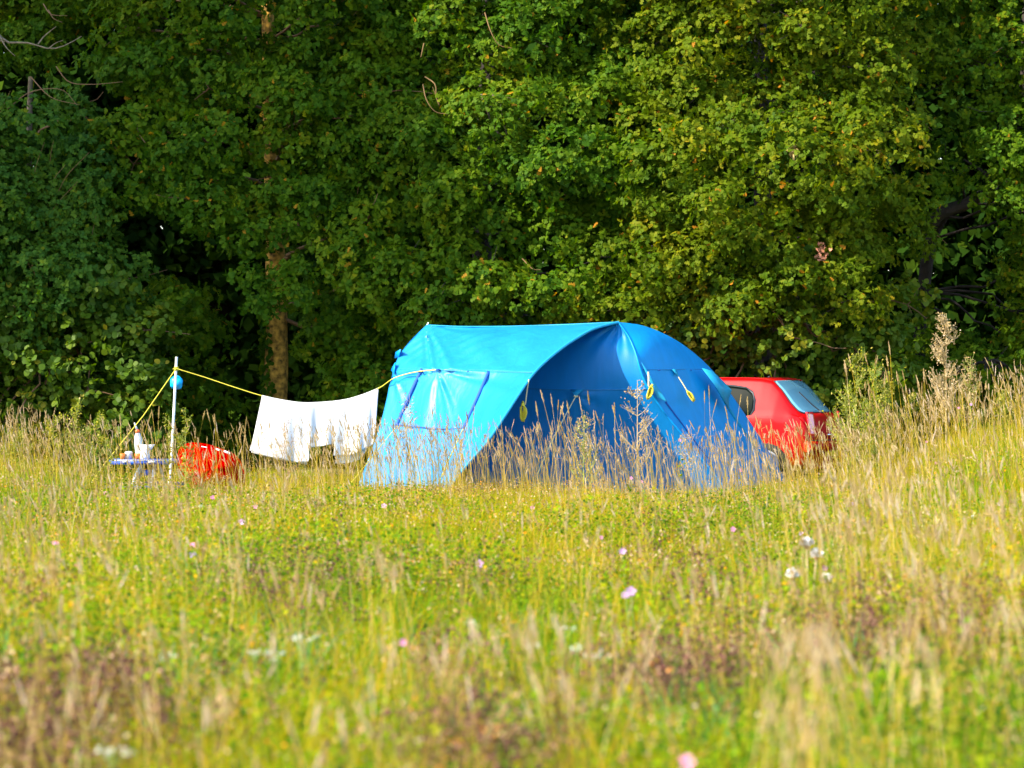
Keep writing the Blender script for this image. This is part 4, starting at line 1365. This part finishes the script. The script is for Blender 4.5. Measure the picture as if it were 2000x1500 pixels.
# purplish-brown dry seed patches
PATCH = [(1290, 1070, 60, 60), (1590, 1010, 0, 0), (60, 1165, 70, 45), (560, 1140, 90, 60), (930, 1100, 60, 40), (1260, 1290, 90, 60), (1650, 1240, 200, 50), (1800, 1180, 150, 60), (130, 1370, 190, 70), (930, 1440, 130, 60), (880, 1250, 60, 40), (1380, 1290, 50, 70), (640, 1060, 40, 30), (200, 1330, 90, 40), (1880, 1230, 90, 40), (1370, 1150, 60, 40), (60, 1440, 80, 60)]
mb = MB(); ms = MB()
for px, py, rx, ry in PATCH:
    if not rx: continue
    d0 = 1.25 * F_PX / (py - HOR)          # heads about 0.35 m above the ground
    n0 = int(rx * ry / 65)
    px_ = rng.normal(px, rx * .85, n0); dd = 1.25 * F_PX / np.clip(rng.normal(py, ry * .5, n0) - HOR, 30, 900)
    x = (px_ - 1000) / F_PX * dd; y = dd
    n = len(x); hh = rng.uniform(.26, .44, n)
    per = 16
    g0 = ground_z(x, y)
    P = np.stack([np.repeat(x, per) + rng.normal(0, .030, n * per), np.repeat(y, per) + rng.normal(0, .03, n * per), np.repeat(g0 + hh, per) + rng.normal(0, .03, n * per)], 1)
    leaves(mb, P, rng.normal(size=P.shape), rng.normal(size=P.shape), rng.uniform(.010, .024, n * per), np.clip(np.repeat(rng.normal(.35, .2, n), per) + rng.normal(0, .15, n * per), 0, 1), 'small')
    blades(ms, x, y, hh, np.full(n, .004), rng.uniform(.02, .3, n), np.clip(rng.normal(.4, .2, n), 0, 1))
    for q in range(4):
        blades(ms, x, y, hh * rng.uniform(.8, 1.1, n), np.full(n, .003), rng.uniform(.1, .5, n), np.clip(rng.normal(.3, .2, n), 0, 1))
tag(mb.build('dry_seed_clusters', M['purple']), 'purplish-brown dried flower clusters in patches', 'plants', kind='stuff')
tag(ms.build('dry_stems', M['purple']), 'thin brown stems of the dried flower patches', 'plants', kind='stuff')


# ------------------------------------------------------------ single plants
def petal_flower(mbx, c, r, nrm, n=5):
    nrm = Vector(nrm).normalized(); a = nrm.orthogonal().normalized(); b_ = nrm.cross(a)
    for k in range(n):
        w0 = 2 * math.pi * k / n
        pts = []
        for (rr3, dw) in ((.12, 0), (.75, -.42), (1.0, -.22), (.92, 0), (1.0, .22), (.75, .42)):
            w = w0 + dw
            pts.append(Vector(c) + (a * math.cos(w) + b_ * math.sin(w)) * r * rr3 + nrm * r * .25 * rr3)
        mbx.poly(pts)


M['pink'] = plain('pale_pink_petal', (.60, .20, .40), .7)
M['pink2'] = plain('lilac_petal', (.46, .26, .48), .7)
M['green_stem'] = plain('green_stem', (.16, .24, .04), .7)
M['dry_stem'] = plain('dry_weed_stem', (.40, .30, .15), .8, noise=(20, .25))
M['weed_green'] = plain('weed_green', (.24, .27, .04), .7, noise=(20, .3))
M['thistle_white'] = plain('thistle_down', (.66, .64, .62), .9)
M['yellow_fl'] = plain('yellow_petal', (.85, .55, .02), .6)
M['brown_head'] = plain('brown_bud', (.28, .17, .09), .9, noise=(40, .4))

FL = [  # px, py, size multiplier, colour, label
    (1340, 1490, 1.0, 'pink', 'very blurred pink mallow flower at the bottom edge of the picture'),
    (1232, 1155, 1.0, 'pink2', 'large pale lilac flower in the middle right foreground above a green leaf'),
    (1222, 1162, .7, 'pink2', 'smaller lilac bloom touching the left side of the large lilac flower'),
    (935, 1101, 1.0, 'pink2', 'pale lilac flower in mid meadow, below the dark tent doorway'),
    (1216, 1077, .8, 'pink2', 'small lilac flower standing above the large lilac one'),
    (1175, 1050, .6, 'pink', 'faint lilac flower left of and above the small lilac flower'),
    (1040, 992, .7, 'pink', 'small pink flower just below the dark tent opening'),
    (750, 988, .9, 'pink2', 'pale lilac flower below the left foot of the tent'),
    (472, 1020, 1.0, 'pink2', 'lilac flower below the red camp chair'),
    (499, 990, .8, 'pink', 'pink flower below and left of the washing'),
    (415, 972, .8, 'pink', 'pink flower right under the red camp chair'),
    (377, 1065, .7, 'pink', 'upper of two pink flowers in the left meadow'),
    (376, 1084, .9, 'pink2', 'lower of two pink flowers in the left meadow'),
    (107, 1060, .6, 'pink', 'tiny pink flower near the left edge of the meadow'),
    (206, 963, .7, 'pink', 'pink flower below the blue bench seat'),
    (1232, 934, .8, 'pink', 'pink flower in front of the dark blue door of the tent'),
    (1253, 941, .6, 'pink', 'small pink flower beside the one before the dark blue tent door'),
    (1447, 919, .9, 'pink', 'pink flower before the right foot of the tent'),
    (1431, 1034, .8, 'pink', 'pink flower in the grass below the right foot of the tent'),
    (1381, 967, .6, 'pink2', 'pale pink flower under the right side wall of the tent'),
    (1328, 860, .7, 'pink', 'pink flower seen against the blue side wall'),
    (1657, 1026, .9, 'pink', 'strong pink flower below the lilac pair in the right meadow'),
    (1656, 987, .8, 'pink2', 'left bloom of the lilac pair in the right meadow'),
    (1668, 984, .8, 'pink2', 'right bloom of the lilac pair in the right meadow'),
    (1567, 1042, .7, 'pink2', 'pale lilac flower above the white thistle heads'),
    (1823, 952, .9, 'pink2', 'pale lilac flower at the right below the upper pink cluster'),
    (1828, 905, .8, 'pink', 'left bloom of the upper pink cluster at the right'),
    (1840, 909, .9, 'pink', 'right bloom of the upper pink cluster at the right'),
    (1822, 917, .6, 'pink', 'lowest bloom of the upper pink cluster at the right'),
    (1911, 952, .8, 'pink', 'bright pink flower near the right edge of the meadow'),
    (1892, 955, .6, 'pink', 'small pink flower left of the bright pink one near the right edge'),
    (1950, 985, .8, 'pink2', 'pale flower nearest the right edge of the meadow'),
    (1896, 790, .7, 'pink2', 'lilac flower high in the right grass beside the tallest weed'),
    (1872, 797, .6, 'pink', 'small pink flower high in the right grass beside the lilac one'),
    (1810, 863, .6, 'pink', 'pink flower in the shaded grass right of the red car'),
    (1608, 1110, .7, 'pink', 'deep pink bud between the white thistle heads'),
    (787, 1255, .6, 'pink', 'small pink flower in the lower middle meadow'),
    (1000, 1240, .0, 'pink', ''),
]
for px, py, s, c, lab in FL:
    if not s: continue
    hgt = .42
    if py < 930: d = 37.5; z = at(px, py, d).z
    else:
        d = min(37.5, (CAM_Z - hgt) * F_PX / (py - HOR))
    p = at(px, py, d)
    if py >= 1400: s *= 1.0
    g0 = gz(p.x, p.y)
    fl = empty('mallow_plant', (p.x + .02, p.y + .02, g0), lab, 'flower', 'pink mallow flowers in the meadow')
    mb = MB(); mb.tube([Vector((p.x + .03, p.y + .03, g0)), Vector((p.x + .02, p.y, (g0 + p.z) / 2)), p], .003, 5); mb.build('stem', M['green_stem'], fl)
    mb = MB()
    for q in range(2):
        petal_flower(mb, p + Vector((random.gauss(0, .005), -.003 * q, 0)), .026 * s, (random.uniform(-.4, .4), -1, random.uniform(.1, .6)))
    mb.build('flower', M[c], fl)
    n = 8
    P = np.array([[p.x, p.y, g0]]) + np.stack([rng.normal(0, .03, n), rng.normal(0, .03, n), rng.uniform(.3, .85, n) * (p.z - g0)], 1)
    mb = MB(); leaves(mb, P, rng.normal(size=(n, 3)), rng.normal(size=(n, 3)) + np.array([[0, 0, 1]]), rng.uniform(.03, .05, n), np.full(n, .4), 'small'); mb.build('leaves', M['forb'], fl)

WH = [(540, 1276, 1.2, 'brightest white flower cluster in the lower left meadow'), (588, 1248, 1.0, 'loose white umbel above the brightest white cluster'), (333, 1281, .9, 'white flower cluster left of the others in the lower left meadow'),
      (218, 1466, 1.0, 'round white flower head at the bottom left'), (499, 1275, .6, 'small white flower beside the brightest white cluster'), (1040, 1260, .9, 'white umbel in the lower middle of the meadow'),
      (1165, 1280, 1.0, 'white umbel furthest right of the lower middle group'), (1125, 1266, .7, 'small white umbel between the two larger ones in the lower middle'), (930, 1217, .7, 'white umbel above the lower middle group'),
      (1100, 1230, .8, 'pale umbel in front of dry seed stalks in the lower middle'), (390, 988, .8, 'white umbel under the red camp chair'), (1900, 1008, .6, 'white floret near the right edge')]
for px, py, s, lab in WH:
    d = min(37.5, (CAM_Z - .42) * F_PX / (py - HOR)); p = at(px, py, d); g0 = gz(p.x, p.y)
    fl = empty('white_umbel_plant', (p.x, p.y, g0), lab, 'flower', 'white flower clusters in the meadow')
    mb = MB(); mb.tube([Vector((p.x, p.y, g0)), p + Vector((0, 0, -.05))], .003, 5)
    mf = MB()
    for q in range(int(9 * s)):
        c = p + Vector((random.gauss(0, .028), random.gauss(0, .028), random.gauss(0, .006))) * s
        mb.tube([p + Vector((0, 0, -.05)), c], .0015, 4)
        n = 7
        P = np.array(c) + rng.normal(size=(n, 3)) * .005
        leaves(mf, P, rng.normal(size=(n, 3)), np.tile([[0, -.4, 1.]], (n, 1)) + rng.normal(size=(n, 3)) * .3, np.full(n, .007), np.full(n, .7), 'small')
    mb.build('stem', M['green_stem'], fl); mf.build('flower', M['white_fl'], fl)


def weed(name, label, cat, px, py_top, d, hgt, spread, stem_mat, bud_mat, nbr=22, buds=26, bud=.012, leafy=0, lean=0.0, thick=.008, group=None, low=.35):
    """An upright branching weed whose tip stands at (px, py_top, d)."""
    tip = at(px, py_top, d)
    bx, by = tip.x - lean, tip.y
    g0 = gz(bx, by)
    base = Vector((bx, by, g0))
    o = empty(name, base, label, cat, group)
    H = tip.z - g0
    ms_, mf_ = MB(), MB()
    main = crom([base, base + Vector((lean * .35, 0, H * .5)), tip], 16)
    ms_.tube([Vector(p) for p in main], [thick * (1 - .75 * i / 15) for i in range(16)], 6)
    for k in range(nbr):
        t = low + (1 - low) * (k + random.random() * .8) / nbr
        p0 = Vector(main[min(15, int(t * 15))])
        a = random.uniform(0, 6.28)
        L = spread * (1.15 - t) * random.uniform(.6, 1.15) + .03
        e = p0 + Vector((math.cos(a) * L, math.sin(a) * L * .8, L * random.uniform(.7, 1.3)))
        mid = p0.lerp(e, .5) + Vector((math.cos(a), math.sin(a), 0)) * L * .16
        br = crom([p0, mid, e], 8)
        ms_.tube([Vector(p) for p in br], [thick * .4 * (1 - .08 * i) for i in range(8)], 5)
        for q in range(buds):
            c = Vector(br[random.randint(2, 7)]) + Vector((random.gauss(0, .02), random.gauss(0, .02), random.gauss(.01, .022))) * (1 + spread)
            if random.random() < .5:
                ms_.tube([Vector(br[random.randint(2, 6)]), c], thick * .15, 4, cap=False)
            v = np.array(c)[None]
            leaves(mf_, v, rng.normal(size=(1, 3)) + np.array([[0, 0, .8]]), rng.normal(size=(1, 3)), np.array([bud * random.uniform(.7, 1.5)]), np.array([random.random()]), 'small')
    if leafy:
        n = leafy
        tt = rng.uniform(.1, .95, n)
        P = np.array([main[int(t * 15)] for t in tt]) + rng.normal(size=(n, 3)) * .008
        a = rng.uniform(0, 6.28, n)
        D = np.stack([np.cos(a), np.sin(a), rng.uniform(.1, .9, n)], 1)
        leaves(mf_, P, D, rng.normal(size=(n, 3)) * .3 + np.array([[0, 0, 1]]), rng.uniform(.03, .07, n), rng.random(n), 'diamond')
    ms_.build('stem', M[stem_mat], o, smooth=True)
    tag(mf_.build('seed_heads', bud_mat if not isinstance(bud_mat, str) else M[bud_mat], o), kind='stuff')
    return o


weed('tall_weed', 'tallest branching weed with tan seeds, standing far right above the grass', 'weed', 1848, 612, 38.5, 0, .36, 'dry_stem', 'head', nbr=34, buds=34, bud=.018, leafy=60, thick=.012)
weed('tall_weed', 'bushy weed with pale tips beside the tail of the red car', 'weed', 1672, 690, 39.5, 0, .42, 'weed_green', 'weed_leaf', nbr=34, buds=30, bud=.022, leafy=60, thick=.010, low=.15)
weed('tall_weed', 'feathery weed beside the bushy one right of the car roof', 'weed', 1712, 712, 39.2, 0, .34, 'weed_green', 'weed_leaf', nbr=28, buds=26, bud=.02, leafy=40, thick=.009, low=.15)
weed('tall_weed', 'yellow-green weed touching the sloping tail of the car', 'weed', 1655, 752, 39.0, 0, .26, 'weed_green', 'weed_leaf', nbr=28, buds=26, bud=.02, leafy=40, thick=.009, low=.1)
weed('tall_weed', 'greenish weed between the tall seed stalks and the tallest weed', 'weed', 1895, 700, 38.4, 0, .2, 'weed_green', 'head', nbr=24, buds=20, bud=.018, leafy=40, thick=.009)
weed('tall_weed', 'dry open-branched weed in front of the tent\'s dark doorway', 'weed', 1245, 742, 36.5, 0, .30, 'dry_stem', 'head', nbr=20, buds=16, bud=.018, thick=.010, low=.3)
weed('tall_weed', 'rounded greenish-tan weed before the front wall, left of the open-branched one', 'weed', 1140, 812, 36.2, 0, .22, 'weed_green', 'head', nbr=26, buds=26, bud=.016, thick=.008, low=.3)
weed('tall_weed', 'fine dark twiggy weed silhouetted on the white cloth at the left', 'weed', 556, 808, 37.0, 0, .22, 'brown_head', 'brown_head', nbr=26, buds=14, bud=.009, thick=.004, low=.25)
weed('tall_weed', 'tangled tan weed in front of the tent wall near its left strap', 'weed', 800, 770, 37.0, 0, .24, 'dry_stem', 'head', nbr=16, buds=12, bud=.016, thick=.005, low=.4)
weed('thistle', 'green thistle with pinkish heads just right of the white pole', 'weed', 362, 800, 38.0, 0, .14, 'weed_green', 'weed_leaf', nbr=18, buds=18, bud=.022, leafy=90, thick=.009, low=.2)
weed('thistle', 'second green thistle left of the white pole foot', 'weed', 330, 812, 38.2, 0, .10, 'weed_green', 'weed_leaf', nbr=12, buds=14, bud=.02, leafy=60, thick=.007, low=.2)
weed('tall_weed', 'clump of yellow-green weed at the left, tallest left of the blue table', 'weed', 150, 790, 39.0, 0, .30, 'weed_green', 'weed_leaf', nbr=30, buds=24, bud=.022, leafy=80, thick=.008, low=.05)
weed('tall_weed', 'yellow-green weed just right of the clump at the left', 'weed', 195, 812, 38.8, 0, .26, 'weed_green', 'weed_leaf', nbr=26, buds=24, bud=.022, leafy=70, thick=.007, low=.05)
weed('tall_weed', 'yellow-green weed at the very left edge of the meadow', 'weed', 105, 815, 38.6, 0, .26, 'weed_green', 'weed_leaf', nbr=26, buds=24, bud=.022, leafy=70, thick=.007, low=.05)
weed('tall_weed', 'pale tan weed before the lower middle of the blue side wall', 'weed', 1340, 850, 36.0, 0, .18, 'dry_stem', 'head', nbr=16, buds=14, bud=.016, thick=.006, low=.4)
for px, py, d, sp, lab in [(1735, 745, 39.4, .26, 'low bushy weed among the seed stalks, third to the right of the car'),
                           (1700, 790, 38.6, .30, 'wide low weed in front of the bushy ones right of the car'),
                           (1780, 770, 39.6, .24, 'small yellow-green weed half way between car and tallest weed'),
                           (1960, 770, 39.2, .26, 'yellow-green weed near the right edge of the picture'),
                           (30, 850, 38.8, .26, 'low yellow-green weed in the left corner of the meadow')]:
    weed('tall_weed', lab, 'weed', px, py, d, 0, sp, 'weed_green', 'weed_leaf', nbr=26, buds=24, bud=.022, leafy=60, thick=.007, low=.05)
# blurred white-headed thistle in the near foreground
for k, (px, py, lab) in enumerate([(1575, 1062, 'blurred white thistle head, topmost of the foreground group'), (1595, 1085, 'blurred white thistle head just under the topmost one'),
                                   (1548, 1124, 'blurred white thistle head at the left of the foreground group'), (1614, 1134, 'blurred white thistle head at the right of the foreground group')]):
    d = 19.5; p = at(px, py, d); g0 = gz(p.x, p.y)
    o = empty('white_thistle', (p.x, p.y, g0), lab, 'thistle', 'white-headed thistles in the foreground')
    mb = MB(); mb.tube([Vector((at(1582, 1300, d).x, p.y, g0)), Vector(((p.x + at(1582, 1300, d).x) / 2, p.y, (g0 + p.z) / 2)), p], .005, 6); mb.build('stem', M['dry_stem'], o)
    n = 130
    u = rng.normal(size=(n, 3)); u /= np.linalg.norm(u, axis=1, keepdims=True); u[:, 2] = np.abs(u[:, 2])
    mb = MB(); leaves(mb, np.array(p)[None] + u * .006, u, rng.normal(size=(n, 3)), rng.uniform(.025, .042, n), np.full(n, .8), 'small'); mb.build('flower', M['thistle_white'], o)
    mb = MB(); mb.lathe(p - Vector((0, 0, .03)), [(0, 0), (.014, .004), (.02, .02), (.014, .034), (0, .036)], 10); mb.build('bud', M['brown_head'], o, smooth=True)

# tall bulrush-like seed spikes at the right, a few singled-out
SP = [(1712, 690), (1738, 680), (1765, 735), (1728, 735), (1805, 728), (1690, 748), (1700, 760), (1795, 752), (1843, 790), (1858, 800), (1830, 770), (1885, 772), (1660, 700), (408, 805), (418, 812), (480, 818), (470, 838), (235, 815), (290, 812), (310, 800),
      (1060, 768), (1078, 775), (1100, 800), (1110, 790), (1150, 770), (1160, 805), (1385, 760), (1395, 790), (1420, 800), (1445, 775), (1200, 790), (925, 800), (850, 790), (700, 880), (1480, 820), (1955, 740), (1990, 780), (1930, 790), (2010, 740)]
mb = MB(); mh = MB()
rows = []
for px, py in SP:
    for q in range(3 if px > 1600 else 2):
        d = random.uniform(35, 37.3) if 600 < px < 1540 else random.uniform(37.5, 39.5)
        rows.append((px + random.gauss(0, 9) * (q > 0), py + abs(random.gauss(0, 14)) * (q > 0), d))
arr = np.array([tuple(at(*r_)) for r_ in rows])
lean = rng.uniform(.0, .16, len(arr))
g0 = ground_z(arr[:, 0], arr[:, 1])
h = (arr[:, 2] - g0) / (1 - .35 * lean ** 2) - .05
az = np.where(rng.random(len(arr)) < .7, math.pi, 0.0)
bx = arr[:, 0] - np.cos(az) * lean * h
tip, td = blades(mb, bx, arr[:, 1], h, np.full(len(arr), .005), lean, np.clip(rng.normal(.5, .2, len(arr)), 0, 1), az=az, wt=(1, .95, .85, .7))
spindles(mh, tip, td, rng.uniform(.10, .17, len(arr)), rng.uniform(.016, .026, len(arr)), np.clip(rng.normal(.45, .2, len(arr)), 0, 1))
NR = [(1580, 1220, 9.5, 34, 40), (1545, 1330, 9.5, 14, 30), (1000, 1190, 11.5, 16, 60), (870, 1240, 11, 10, 50), (1120, 1300, 10.5, 10, 60), (740, 1060, 14, 12, 50), (300, 1180, 12, 10, 120), (350, 1330, 10.5, 10, 80),
      (1900, 1180, 12, 16, 70), (1760, 1230, 11.5, 12, 60), (1690, 950, 18, 14, 50), (1760, 900, 20, 16, 60), (60, 1300, 10, 10, 60), (1250, 1180, 13, 12, 60), (660, 1330, 10, 8, 60), (1400, 1100, 14, 12, 60), (430, 980, 19, 14, 60), (560, 1100, 15, 10, 60)]
rows = [(random.gauss(a_, e_), b_ + abs(random.gauss(0, 40)), c_ * random.uniform(.93, 1.08)) for a_, b_, c_, d_, e_ in NR for q in range(d_)]
arr = np.array([tuple(at(*r_)) for r_ in rows]); n = len(arr)
lean = rng.uniform(.0, .25, n); g0 = ground_z(arr[:, 0], arr[:, 1])
h = (arr[:, 2] - g0) / (1 - .35 * lean ** 2) - .05
az = np.where(rng.random(n) < .6, math.pi, 0.0)
tip, td = blades(mb, arr[:, 0] - np.cos(az) * lean * h, arr[:, 1], h, np.full(n, .004), lean, np.clip(rng.normal(.7, .2, n), 0, 1), az=az, wt=(1, .95, .85, .7))
spindles(mh, tip, td, rng.uniform(.08, .15, n), rng.uniform(.010, .020, n), np.clip(rng.normal(.7, .2, n), 0, 1))
tag(mb.build('tall_grass_stalks', M['straw']), 'tallest grass stalks reaching above the rest in front of tent and wood', 'grass', kind='stuff')
tag(mh.build('tall_seed_spikes', M['head']), 'thick tan seed spikes on the tallest grass stalks', 'grass', kind='stuff')
print('verts', sum(len(me.vertices) for me in bpy.data.meshes))
